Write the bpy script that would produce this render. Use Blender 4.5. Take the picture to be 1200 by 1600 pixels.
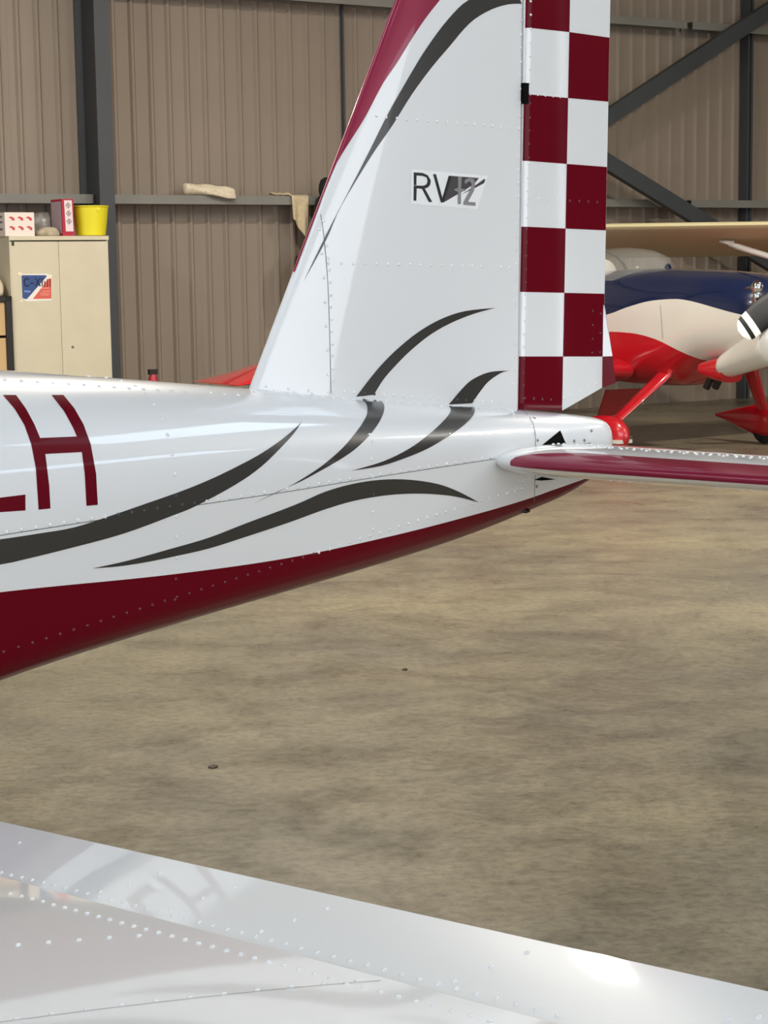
import bpy, bmesh, math, random
from mathutils import Vector, Matrix
from mathutils.bvhtree import BVHTree
from mathutils.geometry import delaunay_2d_cdt

random.seed(7)
for o in list(bpy.data.objects):
    bpy.data.objects.remove(o)
SC = bpy.context.scene
COL = SC.collection
PI = math.pi

# ------------------------------------------------------------------ camera
FPX, HOR, EYE = 2900.0, 418.0, 1.6
PITCH, ROLL = math.atan((800 - HOR) / FPX), math.radians(0.8)
CF = Vector((0, math.cos(PITCH), -math.sin(PITCH)))
_u0 = Vector((0, math.sin(PITCH), math.cos(PITCH)))
_x0 = Vector((1, 0, 0))
CR = math.cos(ROLL) * _x0 - math.sin(ROLL) * _u0
CU = math.sin(ROLL) * _x0 + math.cos(ROLL) * _u0
CP = Vector((0, 0, EYE))
cam_d = bpy.data.cameras.new('camera')
cam_d.sensor_fit = 'HORIZONTAL'
cam_d.sensor_width = 36.0
cam_d.lens = 36.0 * FPX / 1200.0
cam_d.clip_start = 0.05
cam_d.clip_end = 300
cam = bpy.data.objects.new('camera', cam_d)
COL.objects.link(cam)
m = Matrix((CR, CU, -CF)).transposed().to_4x4()
m.translation = CP
cam.matrix_world = m
SC.camera = cam

# ------------------------------------------------------------------ world, exposure
W = bpy.data.worlds.new('world')
SC.world = W
W.use_nodes = True
nt = W.node_tree
bg = nt.nodes['Background']
bg.inputs['Color'].default_value = (0.90, 0.94, 1.0, 1)
bg.inputs['Strength'].default_value = 2.55
SC.view_settings.view_transform = 'Standard'
SC.view_settings.look = 'None'
SC.view_settings.exposure = 0.47
SC.view_settings.gamma = 1.0
SC.view_settings.use_curve_mapping = False

ROOFLIGHTS = [(t_, q_) for t_ in (-14.0, -9.0, -4.0, 1.0, 6.0) for q_ in (12.5, 18.5)]
DOOR = (-8.5, 5.0, 5.4)                                # open door behind the photographer: from, to, height
LAMP_POWER = 260.0
LAMP_NAMES = ['above the cream high-wing aeroplane', 'above the fin of the chequered aeroplane', 'between the two low-wing aeroplanes', 'over the bare floor to the right', 'over the floor left of the cabinet']
LAMP_SPOTS = [(6.7, 14.2), (-0.6, 12.6), (3.8, 9.2), (9.5, 8.0), (-6.0, 9.0)]

# ------------------------------------------------------------------ helpers
def ray(x, y):
    return CF + CR * ((x - 600) / FPX) - CU * ((y - 800) / FPX)

def pix_plane(x, y, point, normal):
    """the point of a plane that stands where the photograph shows this spot"""
    r = ray(x, y)
    t = (Vector(point) - CP).dot(normal) / r.dot(normal)
    return CP + r * t

def tag(o, label=None, cat=None, group=None, kind=None):
    if label: o['label'] = label
    if cat: o['category'] = cat
    if group: o['group'] = group
    if kind: o['kind'] = kind
    return o

def attach(o, parent):
    if parent is not None:
        o.parent = parent
        T = Matrix.Identity(4)
        p = parent
        while p is not None:
            T = Matrix.Translation(p.location) @ T
            # every parent here either is an unrotated empty or a mesh whose location is zero
            p = p.parent if (p.parent is not None and p.matrix_parent_inverse == Matrix.Identity(4)) else None
        o.matrix_parent_inverse = T.inverted()

def empty(name, loc, label=None, cat=None, group=None, kind=None):
    o = bpy.data.objects.new(name, None)
    o.empty_display_size = 0.1
    COL.objects.link(o)
    o.location = loc
    return tag(o, label, cat, group, kind)

def mobj(name, verts, faces, mat, parent=None, smooth=False, sharp=None, kind=None):
    me = bpy.data.meshes.new(name)
    me.from_pydata([tuple(v) for v in verts], [], faces)
    me.update()
    if mat is not None:
        me.materials.append(mat)
    if smooth:
        me.polygons.foreach_set('use_smooth', [True] * len(me.polygons))
        if sharp:
            me.set_sharp_from_angle(angle=math.radians(sharp))
    o = bpy.data.objects.new(name, me)
    COL.objects.link(o)
    attach(o, parent)
    if kind: o['kind'] = kind
    return o

class MB:
    """collects shapes for one mesh"""
    def __init__(s): s.v, s.f, s.alt = [], [], None
    def add(s, v, f):
        b = len(s.v)
        s.v += [Vector(x) for x in v]
        s.f += [tuple(i + b for i in q) for q in f]
        return s
    def box(s, o, ex, ey, ez):
        """box from corner o along three edge vectors"""
        o, ex, ey, ez = map(Vector, (o, ex, ey, ez))
        v = [o, o + ex, o + ex + ey, o + ey, o + ez, o + ex + ez, o + ex + ey + ez, o + ey + ez]
        if ex.cross(ey).dot(ez) < 0:
            v = v[4:] + v[:4]
        return s.add(v, [(0, 3, 2, 1), (4, 5, 6, 7), (0, 1, 5, 4), (1, 2, 6, 5), (2, 3, 7, 6), (3, 0, 4, 7)])
    def tube(s, pts, rad, n=10, caps=True, flat=1.0, up=Vector((0, 0, 1))):
        pts = [Vector(p) for p in pts]
        if not isinstance(rad, (list, tuple)): rad = [rad] * len(pts)
        rings = []
        for i, p in enumerate(pts):
            d = (pts[min(i + 1, len(pts) - 1)] - pts[max(i - 1, 0)]).normalized()
            u = up if abs(d.dot(up)) < 0.95 else Vector((1, 0, 0))
            a = d.cross(u).normalized(); b = a.cross(d).normalized()
            rings.append([p + a * (rad[i] * math.cos(2 * PI * k / n)) + b * (rad[i] * flat * math.sin(2 * PI * k / n)) for k in range(n)])
        return s.rings(rings, caps)
    def rings(s, rings, caps=True, closed=True):
        n = len(rings[0]); v = [p for r in rings for p in r]; f = []
        for i in range(len(rings) - 1):
            for k in range(n if closed else n - 1):
                k2 = (k + 1) % n
                f.append((i * n + k, i * n + k2, (i + 1) * n + k2, (i + 1) * n + k))
        if caps and closed:
            f.append(tuple(range(n - 1, -1, -1)))
            f.append(tuple((len(rings) - 1) * n + k for k in range(n)))
        return s.add(v, f)
    def lathe(s, prof, base, axis=Vector((0, 0, 1)), n=20, ref=None):
        axis = Vector(axis).normalized()
        u = Vector((1, 0, 0)) if abs(axis.x) < 0.9 else Vector((0, 1, 0))
        a = axis.cross(u).normalized(); b = axis.cross(a)
        rr = [[Vector(base) + axis * h + a * (r * math.cos(2 * PI * k / n)) + b * (r * math.sin(2 * PI * k / n)) for k in range(n)] for r, h in prof]
        return s.rings(rr, True)
    def build(s, name, mat, parent=None, smooth=False, sharp=None, kind=None, recalc=True):
        o = mobj(name, s.v, s.f, mat, parent, smooth, None, kind)
        if s.alt: s.alt.build(name, M['dark_rivet'], parent, smooth, None, kind, False)
        if recalc:
            bm = bmesh.new(); bm.from_mesh(o.data)
            bmesh.ops.recalc_face_normals(bm, faces=bm.faces)
            bm.to_mesh(o.data); bm.free()
        if smooth and sharp: o.data.set_sharp_from_angle(angle=math.radians(sharp))
        return o

def interp(pts, x):
    """smooth (monotone cubic) curve through sorted points, straight beyond the ends"""
    n = len(pts)
    if x <= pts[0][0]:
        k = (pts[1][1] - pts[0][1]) / (pts[1][0] - pts[0][0]); return pts[0][1] + k * (x - pts[0][0])
    if x >= pts[-1][0]:
        k = (pts[-1][1] - pts[-2][1]) / (pts[-1][0] - pts[-2][0]); return pts[-1][1] + k * (x - pts[-1][0])
    for i in range(n - 1):
        if x <= pts[i + 1][0]: break
    def slope(j):
        if j == 0 or j == n - 1:
            j0 = 0 if j == 0 else n - 2
            return (pts[j0 + 1][1] - pts[j0][1]) / (pts[j0 + 1][0] - pts[j0][0])
        return (pts[j + 1][1] - pts[j - 1][1]) / (pts[j + 1][0] - pts[j - 1][0])
    h = pts[i + 1][0] - pts[i][0]; t = (x - pts[i][0]) / h
    a, b = pts[i][1], pts[i + 1][1]; ma, mb = slope(i) * h, slope(i + 1) * h
    return (2 * t**3 - 3 * t**2 + 1) * a + (t**3 - 2 * t**2 + t) * ma + (-2 * t**3 + 3 * t**2) * b + (t**3 - t**2) * mb

# ------------------------------------------------------------------ materials
def mat(name, col, rough=0.5, metal=0.0, coat=0.0, noise=0.0, scale=8.0, bump=0.0, spec=0.5, emit=None, estr=0.0, alpha=1.0, trans=0.0, stretch=(1, 1, 1)):
    mt = bpy.data.materials.new(name); mt.use_nodes = True
    t = mt.node_tree; b = t.nodes['Principled BSDF']
    b.inputs['Base Color'].default_value = (*col, 1)
    b.inputs['Roughness'].default_value = rough
    b.inputs['Metallic'].default_value = metal
    b.inputs['Specular IOR Level'].default_value = spec
    b.inputs['Coat Weight'].default_value = coat
    b.inputs['Coat Roughness'].default_value = 0.04
    b.inputs['Transmission Weight'].default_value = trans
    b.inputs['Alpha'].default_value = alpha
    if emit:
        b.inputs['Emission Color'].default_value = (*emit, 1); b.inputs['Emission Strength'].default_value = estr
    if noise or bump:
        tc = t.nodes.new('ShaderNodeTexCoord'); mp = t.nodes.new('ShaderNodeMapping')
        mp.inputs['Scale'].default_value = stretch
        nz = t.nodes.new('ShaderNodeTexNoise'); nz.inputs['Scale'].default_value = scale; nz.inputs['Detail'].default_value = 5
        t.links.new(tc.outputs['Object'], mp.inputs[0]); t.links.new(mp.outputs[0], nz.inputs['Vector'])
        if noise:
            r = t.nodes.new('ShaderNodeValToRGB')
            r.color_ramp.elements[0].position = 0.3; r.color_ramp.elements[1].position = 0.7
            r.color_ramp.elements[0].color = (*[c * (1 - noise) for c in col], 1)
            r.color_ramp.elements[1].color = (*[min(1, c * (1 + noise)) for c in col], 1)
            t.links.new(nz.outputs['Fac'], r.inputs[0]); t.links.new(r.outputs[0], b.inputs['Base Color'])
        if bump:
            bp = t.nodes.new('ShaderNodeBump'); bp.inputs['Strength'].default_value = bump; bp.inputs['Distance'].default_value = 0.01
            t.links.new(nz.outputs['Fac'], bp.inputs['Height']); t.links.new(bp.outputs[0], b.inputs['Normal'])
    return mt

def srgb(r, g, b):
    f = lambda c: (c / 255 / 12.92) if c / 255 <= 0.04045 else ((c / 255 + 0.055) / 1.055) ** 2.4
    return (f(r), f(g), f(b))

M = {}
M['white'] = mat('white_gloss_paint', (0.79, 0.785, 0.77), 0.35, coat=1.0)
M['rivet'] = mat('painted_rivet', (0.82, 0.82, 0.81), 0.22, coat=0.6)
M['maroon'] = mat('maroon_gloss_paint', (0.125, 0.0005, 0.007), 0.30, coat=0.05, spec=0.10)
M['maroon_rivet'] = mat('maroon_painted_rivet', (0.12, 0.004, 0.014), 0.25, coat=0.4)
M['pearl_maroon'] = mat('raspberry_metallic_paint', (0.26, 0.003, 0.036), 0.30, metal=0.2, coat=0.5)
M['graphite'] = mat('graphite_vinyl', (0.030, 0.028, 0.024), 0.32, coat=0.3)
M['sticker'] = mat('white_sticker', (0.86, 0.85, 0.83), 0.4)
M['black'] = mat('black_vinyl', (0.008, 0.008, 0.008), 0.4)
M['darkgrey'] = mat('dark_grey_vinyl', (0.055, 0.048, 0.047), 0.4)
M['midgrey'] = mat('mid_grey_vinyl', (0.25, 0.24, 0.24), 0.4)
M['dark_rivet'] = mat('graphite_painted_rivet', (0.05, 0.047, 0.042), 0.3)
M['seam'] = mat('panel_gap', (0.16, 0.16, 0.155), 0.7)
M['hole'] = mat('unlit_opening', (0.006, 0.006, 0.005), 0.9, spec=0.05)
M['screw'] = mat('steel_screw', (0.25, 0.25, 0.24), 0.35, metal=0.8)
M['cladding'] = mat('beige_coated_cladding', srgb(138, 125, 111), 0.6, noise=0.05, scale=1.2)
M['steel'] = mat('grey_painted_steel', srgb(124, 122, 115), 0.5, noise=0.06, scale=3)
M['steel_dark'] = mat('dark_grey_painted_steel', srgb(62, 65, 68), 0.5, noise=0.06, scale=3)
M['roof'] = mat('roof_lining', srgb(150, 143, 132), 0.7)
M['cream'] = mat('cream_cabinet_enamel', srgb(202, 193, 168), 0.42, noise=0.03, scale=5)
M['rooflight'] = mat('translucent_rooflight', (0.8, 0.85, 0.9), 0.6, emit=(0.64, 0.81, 1.0), estr=3.8)
M['rubber'] = mat('black_rubber', (0.012, 0.012, 0.012), 0.75)
M['red'] = mat('red_gloss_paint', (0.50, 0.006, 0.015), 0.3, coat=1.0)
M['planewhite'] = mat('ivory_gloss_paint', (0.72, 0.69, 0.62), 0.3, coat=1.0)
M['navy'] = mat('navy_gloss_paint', (0.006, 0.014, 0.055), 0.25, coat=1.0)
M['doped'] = mat('cream_doped_fabric', srgb(216, 205, 160), 0.5)
M['glass'] = mat('canopy_glass', (0.55, 0.56, 0.52), 0.05, alpha=0.22, spec=0.8)
M['chrome'] = mat('polished_steel', (0.7, 0.7, 0.72), 0.12, metal=1.0)
M['exhaust'] = mat('burnt_exhaust', (0.03, 0.022, 0.02), 0.6, metal=0.5)

# concrete floor: warm power-floated slab with cloudy stains and fine trowel marks
fm = bpy.data.materials.new('stained_concrete'); fm.use_nodes = True
t = fm.node_tree; b = t.nodes['Principled BSDF']
tc = t.nodes.new('ShaderNodeTexCoord')
def nnoise(scale, detail, rough=0.6, st=(1, 1, 1), dist=0.0):
    mp = t.nodes.new('ShaderNodeMapping'); mp.inputs['Scale'].default_value = st
    t.links.new(tc.outputs['Object'], mp.inputs[0])
    z = t.nodes.new('ShaderNodeTexNoise'); z.inputs['Scale'].default_value = scale
    z.inputs['Detail'].default_value = detail; z.inputs['Roughness'].default_value = rough; z.inputs['Distortion'].default_value = dist
    t.links.new(mp.outputs[0], z.inputs['Vector']); return z
def ramp(src, stops):
    r = t.nodes.new('ShaderNodeValToRGB'); e = r.color_ramp.elements
    while len(e) < len(stops): e.new(0.5)
    for i, (p, c) in enumerate(stops): e[i].position = p; e[i].color = (*c, 1)
    t.links.new(src, r.inputs[0]); return r
def mix(kind, a, bb, fac):
    q = t.nodes.new('ShaderNodeMix'); q.data_type = 'RGBA'; q.blend_type = kind
    if isinstance(fac, float): q.inputs[0].default_value = fac
    else: t.links.new(fac, q.inputs[0])
    t.links.new(a, q.inputs[6]); t.links.new(bb, q.inputs[7]); return q.outputs[2]
big = nnoise(0.45, 5, 0.6, (1, 1.2, 1), 0.2)
base = ramp(big.outputs['Fac'], [(0.30, srgb(110, 105, 93)), (0.5, srgb(132, 124, 104)), (0.72, srgb(149, 139, 112))])
mid = nnoise(2.6, 8, 0.72, (1, 1.25, 1), 0.3)
midr = ramp(mid.outputs['Fac'], [(0.34, (0.68, 0.68, 0.70)), (0.52, (1.0, 1.0, 1.0)), (0.66, (1.14, 1.13, 1.09))])
fine = nnoise(30, 8, 0.78, (0.9, 1.2, 1), 0.2)
finr = ramp(fine.outputs['Fac'], [(0.40, (0.74, 0.74, 0.75)), (0.50, (1.0, 1.0, 1.0)), (0.60, (1.18, 1.17, 1.14))])
c = mix('MULTIPLY', base.outputs[0], midr.outputs[0], 0.85)
c = mix('MULTIPLY', c, finr.outputs[0], 1.0)
stn = nnoise(0.33, 4, 0.6, (1, 1, 1), 0.4)
str_ = ramp(stn.outputs['Fac'], [(0.40, (0.74, 0.74, 0.77)), (0.58, (1.0, 1.0, 1.0))])
c = mix('MULTIPLY', c, str_.outputs[0], 0.9)
t.links.new(c, b.inputs['Base Color'])
rr = ramp(mid.outputs['Fac'], [(0.3, (0.24,) * 3), (0.7, (0.42,) * 3)])
t.links.new(rr.outputs[0], b.inputs['Roughness'])
bp = t.nodes.new('ShaderNodeBump'); bp.inputs['Strength'].default_value = 0.12; bp.inputs['Distance'].default_value = 0.004
t.links.new(fine.outputs['Fac'], bp.inputs['Height']); t.links.new(bp.outputs[0], b.inputs['Normal'])
b.inputs['Specular IOR Level'].default_value = 0.4
M['concrete'] = fm

# ------------------------------------------------------------------ the hangar
BETA = math.radians(58.3)
WD = Vector((math.sin(BETA), math.cos(BETA), 0))        # along the back wall, to the right
WN = Vector((math.cos(BETA), -math.sin(BETA), 0))       # out of the wall into the hangar
W0 = Vector((-2.64, 17.8, 0))
ZC = 7.2
def wl(t, q, z): return W0 + WD * t + WN * q + Vector((0, 0, z))
def wpix(x, y, q=0.0):
    P = pix_plane(x, y, W0 + WN * q, WN) - W0
    return P.dot(WD), P.z
T0, T1 = -17.0, 16.0
D1 = 24.0                                               # depth of the hangar from the back wall to the door
floor = MB().box(wl(T0 - .4, -0.4, -0.2), WD * (T1 - T0 + .8), WN * (D1 + 6), Vector((0, 0, 0.2))).build('floor', M['concrete'])
tag(floor, 'stained power-floated concrete hangar floor', kind='structure')
wb = MB().box(wl(T0, -0.14, 0), WD * (T1 - T0), WN * 0.1, Vector((0, 0, ZC))).build('wall_back', M['cladding'])
tag(wb, 'beige profiled metal cladding wall with grey steel framing', kind='structure')
ce = MB().box(wl(T0 - .15, -0.14, ZC), WD * (T1 - T0 + .3), WN * (D1 + .3), Vector((0, 0, 0.15))).build('ceiling', M['roof'])
tag(ce, 'pale hangar roof lining', kind='structure')
w_ = MB().box(wl(T1, -0.14, 0), WD * 0.15, WN * D1, Vector((0, 0, ZC))).build('wall_right', M['cladding'])
tag(w_, 'plain beige metal side wall at the right end of the hangar', kind='structure')
# behind the photographer the hangar door stands open
w_ = MB()
w_.box(wl(T0, D1, 0), WD * (DOOR[0] - T0), WN * 0.15, Vector((0, 0, ZC)))
w_.box(wl(DOOR[1], D1, 0), WD * (T1 - DOOR[1]), WN * 0.15, Vector((0, 0, ZC)))
w_.box(wl(DOOR[0], D1, DOOR[2]), WD * (DOOR[1] - DOOR[0]), WN * 0.15, Vector((0, 0, ZC - DOOR[2])))
w_ = w_.build('wall_front', M['cladding'])
tag(w_, 'door wall behind the photographer with its big door open', kind='structure')
# the left end of the hangar is its open door: jambs and a header, daylight between them
w_ = MB()
w_.box(wl(T0 - 0.15, -0.14, 0), WD * 0.15, WN * 7.0, Vector((0, 0, ZC)))
w_.box(wl(T0 - 0.15, D1 - 2.0, 0), WD * 0.15, WN * 2.15, Vector((0, 0, ZC)))
w_.box(wl(T0 - 0.15, 6.86, 5.4), WD * 0.15, WN * (D1 - 8.86), Vector((0, 0, ZC - 5.4)))
tag(w_.build('wall_left', M['cladding']), 'left end of the hangar with its big door open', kind='structure')
# translucent rooflights set into the roof lining
for k, (t_, q_) in enumerate(ROOFLIGHTS):
    o = MB().box(wl(t_, q_, ZC - 0.03), WD * 1.1, WN * 3.6, Vector((0, 0, 0.03))).build('rooflight', M['rooflight'], ce)

# profiled sheets: flat pans with narrow ribs standing into the hangar
PITCH_R, NRIB = 0.19, 5
SHW = PITCH_R * NRIB
prof = []
for k in range(NRIB):
    x0 = k * PITCH_R
    prof += [(x0, 0.0), (x0 + 0.060, 0.0), (x0 + 0.080, 0.026), (x0 + 0.104, 0.026), (x0 + 0.124, 0.0)]
prof.append((SHW - 0.002, 0.0))
sv, sf = [], []
for x, q in prof:
    for z in (0.0, ZC - 0.005):
        P = WD * x + WN * q; sv.append((P.x, P.y, z))
for i in range(len(prof) - 1):
    sf.append((2 * i, 2 * i + 2, 2 * i + 3, 2 * i + 1))
sheet_me = None
tt = T0
first = None
while tt < T1 - 0.01:
    if first is None:
        first = mobj('cladding_sheet', sv, sf, M['cladding']); o = first
    else:
        o = first.copy(); COL.objects.link(o)
    o.parent = wb
    o.location = wl(tt, -0.038, 0.0)
    tt += SHW

def wbox(name, mat_, t0, t1, q0, q1, z0, z1, parent=wb):
    return MB().box(wl(t0, q0, z0), WD * (t1 - t0), WN * (q1 - q0), Vector((0, 0, z1 - z0))).build(name, mat_, parent)

# steel columns (I section) standing against the wall
def column(t, name='column', fl=0.15, dep=0.47):
    mb = MB()
    mb.box(wl(t - fl / 2, dep - 0.02, 0), WD * fl, WN * 0.02, Vector((0, 0, ZC)))
    mb.box(wl(t - fl / 2, 0.0, 0), WD * fl, WN * 0.02, Vector((0, 0, ZC)))
    mb.box(wl(t - 0.008, 0.02, 0), WD * 0.016, WN * (dep - 0.04), Vector((0, 0, ZC)))
    return mb.build(name, M['steel_dark'], wb)
tc_, _ = wpix(163, 200, 0.45)
column(tc_)
column(tc_ + 14.6)
# cladding rails
def girt(t0, t1, z, h=0.085, d=0.2):
    mb = MB()
    mb.box(wl(t0, 0.0, z + h - 0.006), WD * (t1 - t0), WN * d, Vector((0, 0, 0.006)))
    mb.box(wl(t0, d - 0.006, z), WD * (t1 - t0), WN * 0.006, Vector((0, 0, h - 0.006)))
    mb.box(wl(t0, 0.0, z), WD * (t1 - t0), WN * 0.006, Vector((0, 0, h - 0.006)))
    return mb.build('girt', M['steel'], wb)
_, zg = wpix(300, 319, 0.2)
_, zg2 = wpix(560, 8, 0.2)
girt(T0, tc_ - 0.02, zg); girt(tc_ + 0.02, tc_ + 7.2, zg); girt(tc_ + 7.28, T1, zg)
girt(T0, tc_ - 0.02, zg2); girt(tc_ + 0.02, tc_ + 7.2, zg2); girt(tc_ + 7.28, T1, zg2)
# thin vertical rails
tr, _ = wpix(533, 150, 0.0)
wbox('vertical_rail', M['steel_dark'], tr, tr + 0.018, 0.0, 0.05, zg + 0.1, ZC)
tr2, _ = wpix(1160, 200, 0.0)
wbox('vertical_rail', M['steel_dark'], tr2 - 0.035, tr2 - 0.005, 0.0, 0.12, 0, ZC)
wbox('vertical_rail', M['steel_dark'], tr2 + 0.02, tr2 + 0.05, 0.0, 0.12, 0, ZC)
# crossed wind braces in front of the rails
def brace(p0, p1, width, q=0.3, th=0.09):
    a = wpix(*p0, q); e = wpix(*p1, q)
    A, B = wl(a[0], q, a[1]), wl(e[0], q, e[1])
    d = (B - A).normalized(); s = d.cross(WN).normalized()
    return MB().box(A - s * width / 2, B - A, s * width, WN * th).build('brace', M['steel_dark'], wb)
brace((780, 293), (1330, -71), 0.17)
brace((800, 165), (1250, 443), 0.17, 0.42)

# high-bay lamps under the roof
def lamp(i, x, y):
    r = empty('high_bay_lamp', (x, y, 6.3), 'round high-bay lamp hanging from the roof ' + LAMP_NAMES[i], 'lamp', 'high-bay lamps under the roof')
    MB().lathe([(0.02, 0.28), (0.05, 0.24), (0.08, 0.16), (0.24, 0.04), (0.25, 0.0), (0.235, 0.0), (0.2, 0.05)], (x, y, 6.3), n=24).build('reflector', M['steel'], r, True, 40)
    MB().tube([(x, y, 6.55), (x, y, ZC)], 0.012, 8).build('rod', M['steel'], r)
    ld = bpy.data.lights.new('lamp_light', 'AREA'); ld.shape = 'DISK'; ld.size = 0.46
    ld.energy = LAMP_POWER; ld.color = (1.0, 0.92, 0.80)
    lo = bpy.data.objects.new('lamp_light', ld); COL.objects.link(lo)
    lo.location = (x, y, 6.28); lo.parent = r; lo.matrix_parent_inverse = Matrix.Translation((-x, -y, -6.3))
for i, (x, y) in enumerate(LAMP_SPOTS): lamp(i, x, y)

# ------------------------------------------------------------------ the aeroplane in front
PHI, TAU = math.radians(50), math.radians(1.9)
AA = Vector((math.sin(PHI) * math.cos(TAU), math.cos(PHI) * math.cos(TAU), -math.sin(TAU)))   # aft
AP = Vector((math.cos(PHI), -math.sin(PHI), 0))                                             # port
AN = AP.cross(AA)                                                                           # up
_r = ray(815, 640)
AO = CP + _r * (4.7 / _r.y)                              # foot of the rudder hinge
def ac(s, l, h): return AO + AA * s + AP * l + AN * h
def loc(P):
    d = P - AO; return Vector((d.dot(AA), d.dot(AP), d.dot(AN)))
def on_l(x, y, l): return loc(pix_plane(x, y, AO + AP * l, AP))
def on_s(x, y, s): return loc(pix_plane(x, y, AO + AA * s, AA))
def on_h(x, y, h): return loc(pix_plane(x, y, AO + AN * h, AN))

plane = empty('sport_aeroplane', Vector((ac(-2.2, 0, 0).x, ac(-2.2, 0, 0).y, 0)),
              'white low-wing sport aeroplane with maroon belly, graphite swooshes and chequered rudder', 'aeroplane')

def half_w(s):
    if s < 0:
        return min(0.115 - 0.14 * s, 0.47)
    return 0.115 - 0.05 * s
CROWN = [(-5.4, -0.02), (-4.6, 0.10), (-3.4, 0.19), (-2.3, 0.175), (-1.472, 0.119), (-0.854, 0.070), (-0.48, 0.036), (-0.045, 0.003), (0.127, -0.012), (0.20, -0.020), (0.25, -0.031), (0.276, -0.050), (0.29, -0.095)]
SEAM = [(-5.4, -0.16), (-3.0, -0.20), (-1.649, -0.164), (-0.78, -0.125), (-0.229, -0.099), (0.1, -0.088), (0.2, -0.095), (0.29, -0.118)]
CHINE = [(-5.4, -0.32), (-4.4, -0.58), (-3.2, -0.66), (-2.3, -0.60), (-1.95, -0.50), (-1.65, -0.388), (-0.916, -0.290), (-0.291, -0.206), (-0.10, -0.182), (0.1, -0.158), (0.2, -0.142), (0.29, -0.126)]
BELLY = [(-5.4, -0.46), (-4.4, -0.74), (-3.2, -0.80), (-2.3, -0.75), (-1.95, -0.63), (-1.72, -0.51), (-1.63, -0.482), (-1.156, -0.417), (-0.584, -0.350), (-0.273, -0.305), (-0.056, -0.261), (0.086, -0.226), (0.17, -0.190), (0.24, -0.155), (0.29, -0.132)]
PAINT = [(-5.4, -0.27), (-3.0, -0.27), (-1.66, -0.275), (-1.246, -0.284), (-0.908, -0.281), (-0.58, -0.261), (-0.302, -0.236), (-0.076, -0.210), (0.107, -0.179), (0.332, -0.14)]
def fus_section(s, n_up=2.35, n_low=2.8):
    n_up += 1.3 * max(0.0, min(1.0, (s - 0.05) / 0.15))
    w = half_w(s)
    if s > 0.17: w *= max(0.02, 1 - ((s - 0.17) / 0.121) ** 2.6) ** 0.5
    if s < -4.2: w *= max(0.03, 1 - ((-4.2 - s) / 1.22) ** 2) ** 0.5
    ht, hs, hc, hb = (interp(c_, s) for c_ in (CROWN, SEAM, CHINE, BELLY))
    pts = []
    for i in range(41):
        th = i / 40 * PI / 2
        pts.append((w * math.sin(th) ** (2 / n_up), hs + (ht - hs) * math.cos(th) ** (2 / n_up)))
    wc = 0.97 * w
    for i in range(1, 12): pts.append((w + (wc - w) * i / 12, hs + (hc - hs) * i / 12))
    for i in range(0, 41):
        th = i / 40 * PI / 2
        pts.append((wc * math.cos(th) ** (2 / n_low), hc + (hb - hc) * math.sin(th) ** (2 / n_low)))
    return pts
def resample(pts, n):
    d = [0.0]
    for i in range(1, len(pts)): d.append(d[-1] + math.hypot(pts[i][0] - pts[i - 1][0], pts[i][1] - pts[i - 1][1]))
    out = []; j = 0
    for k in range(n + 1):
        x = d[-1] * k / n
        while j < len(d) - 2 and d[j + 1] < x: j += 1
        u = 0 if d[j + 1] == d[j] else (x - d[j]) / (d[j + 1] - d[j])
        out.append((pts[j][0] + (pts[j + 1][0] - pts[j][0]) * u, pts[j][1] + (pts[j + 1][1] - pts[j][1]) * u))
    return out
def split_section(pts, levels):
    """cut a top-to-bottom half section at falling heights"""
    bands = []; cur = [pts[0]]; lv = list(levels)
    for a_, b_ in zip(pts, pts[1:]):
        while lv and b_[1] <= lv[0] < a_[1]:
            u = (a_[1] - lv[0]) / (a_[1] - b_[1]); q = (a_[0] + (b_[0] - a_[0]) * u, lv[0])
            cur.append(q); bands.append(cur); cur = [q]; lv.pop(0)
        cur.append(b_)
    bands.append(cur)
    while len(bands) < len(levels) + 1:
        e = bands[-1][-1]; bands.append([e, (e[0] * 0.5, e[1] - 1e-5), (0.0, e[1] - 2e-5)])
    return bands
def loft_bands(section, stations, bounds, counts, place):
    """(vertices, faces) of each colour band of a symmetric body"""
    out = []
    for bi in range(len(bounds) + 1):
        V, Fc = [], []; n = counts[bi]
        rows = []
        for s in stations:
            bands = split_section(section(s), [bf(s) for bf in bounds])
            q = resample(bands[bi], n)
            last = bi == len(bounds)
            if bi == 0:
                ring = [(-l, h) for l, h in reversed(q[1:])] + q if not last else [(-l, h) for l, h in reversed(q[1:])] + q
                rows.append([[place(s, l, h) for l, h in ring]])
            elif last:
                ring = q + [(-l, h) for l, h in reversed(q[:-1])]
                rows.append([[place(s, l, h) for l, h in ring]])
            else:
                rows.append([[place(s, l, h) for l, h in q], [place(s, -l, h) for l, h in reversed(q)]])
        for st in range(len(rows[0])):
            b0 = len(V); m_ = len(rows[0][st])
            for r_ in rows: V += r_[st]
            for i in range(len(rows) - 1):
                for k in range(m_ - 1):
                    Fc.append((b0 + i * m_ + k, b0 + i * m_ + k + 1, b0 + (i + 1) * m_ + k + 1, b0 + (i + 1) * m_ + k))
        out.append((V, Fc))
    return out
STN = [-5.4 + i * (3.6 / 14) for i in range(14)] + [-1.8 + i * 0.04 for i in range(50)] + [0.2 + 0.09 * math.sin(k / 14 * PI / 2) for k in range(0, 15)]
fb = loft_bands(fus_section, STN, [lambda s: interp(PAINT, s)], [34, 18], ac)
fus = mobj('fuselage', fb[0][0], fb[0][1], M['white'], plane, True)
belly = mobj('belly_panel', fb[1][0], fb[1][1], M['maroon'], fus, True)
belly['label'] = 'maroon painted belly'
nv = len(fb[0][0])
FUS = BVHTree.FromPolygons(fb[0][0] + fb[1][0], [tuple(f) for f in fb[0][1]] + [tuple(i + nv for i in f) for f in fb[1][1]])

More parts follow.
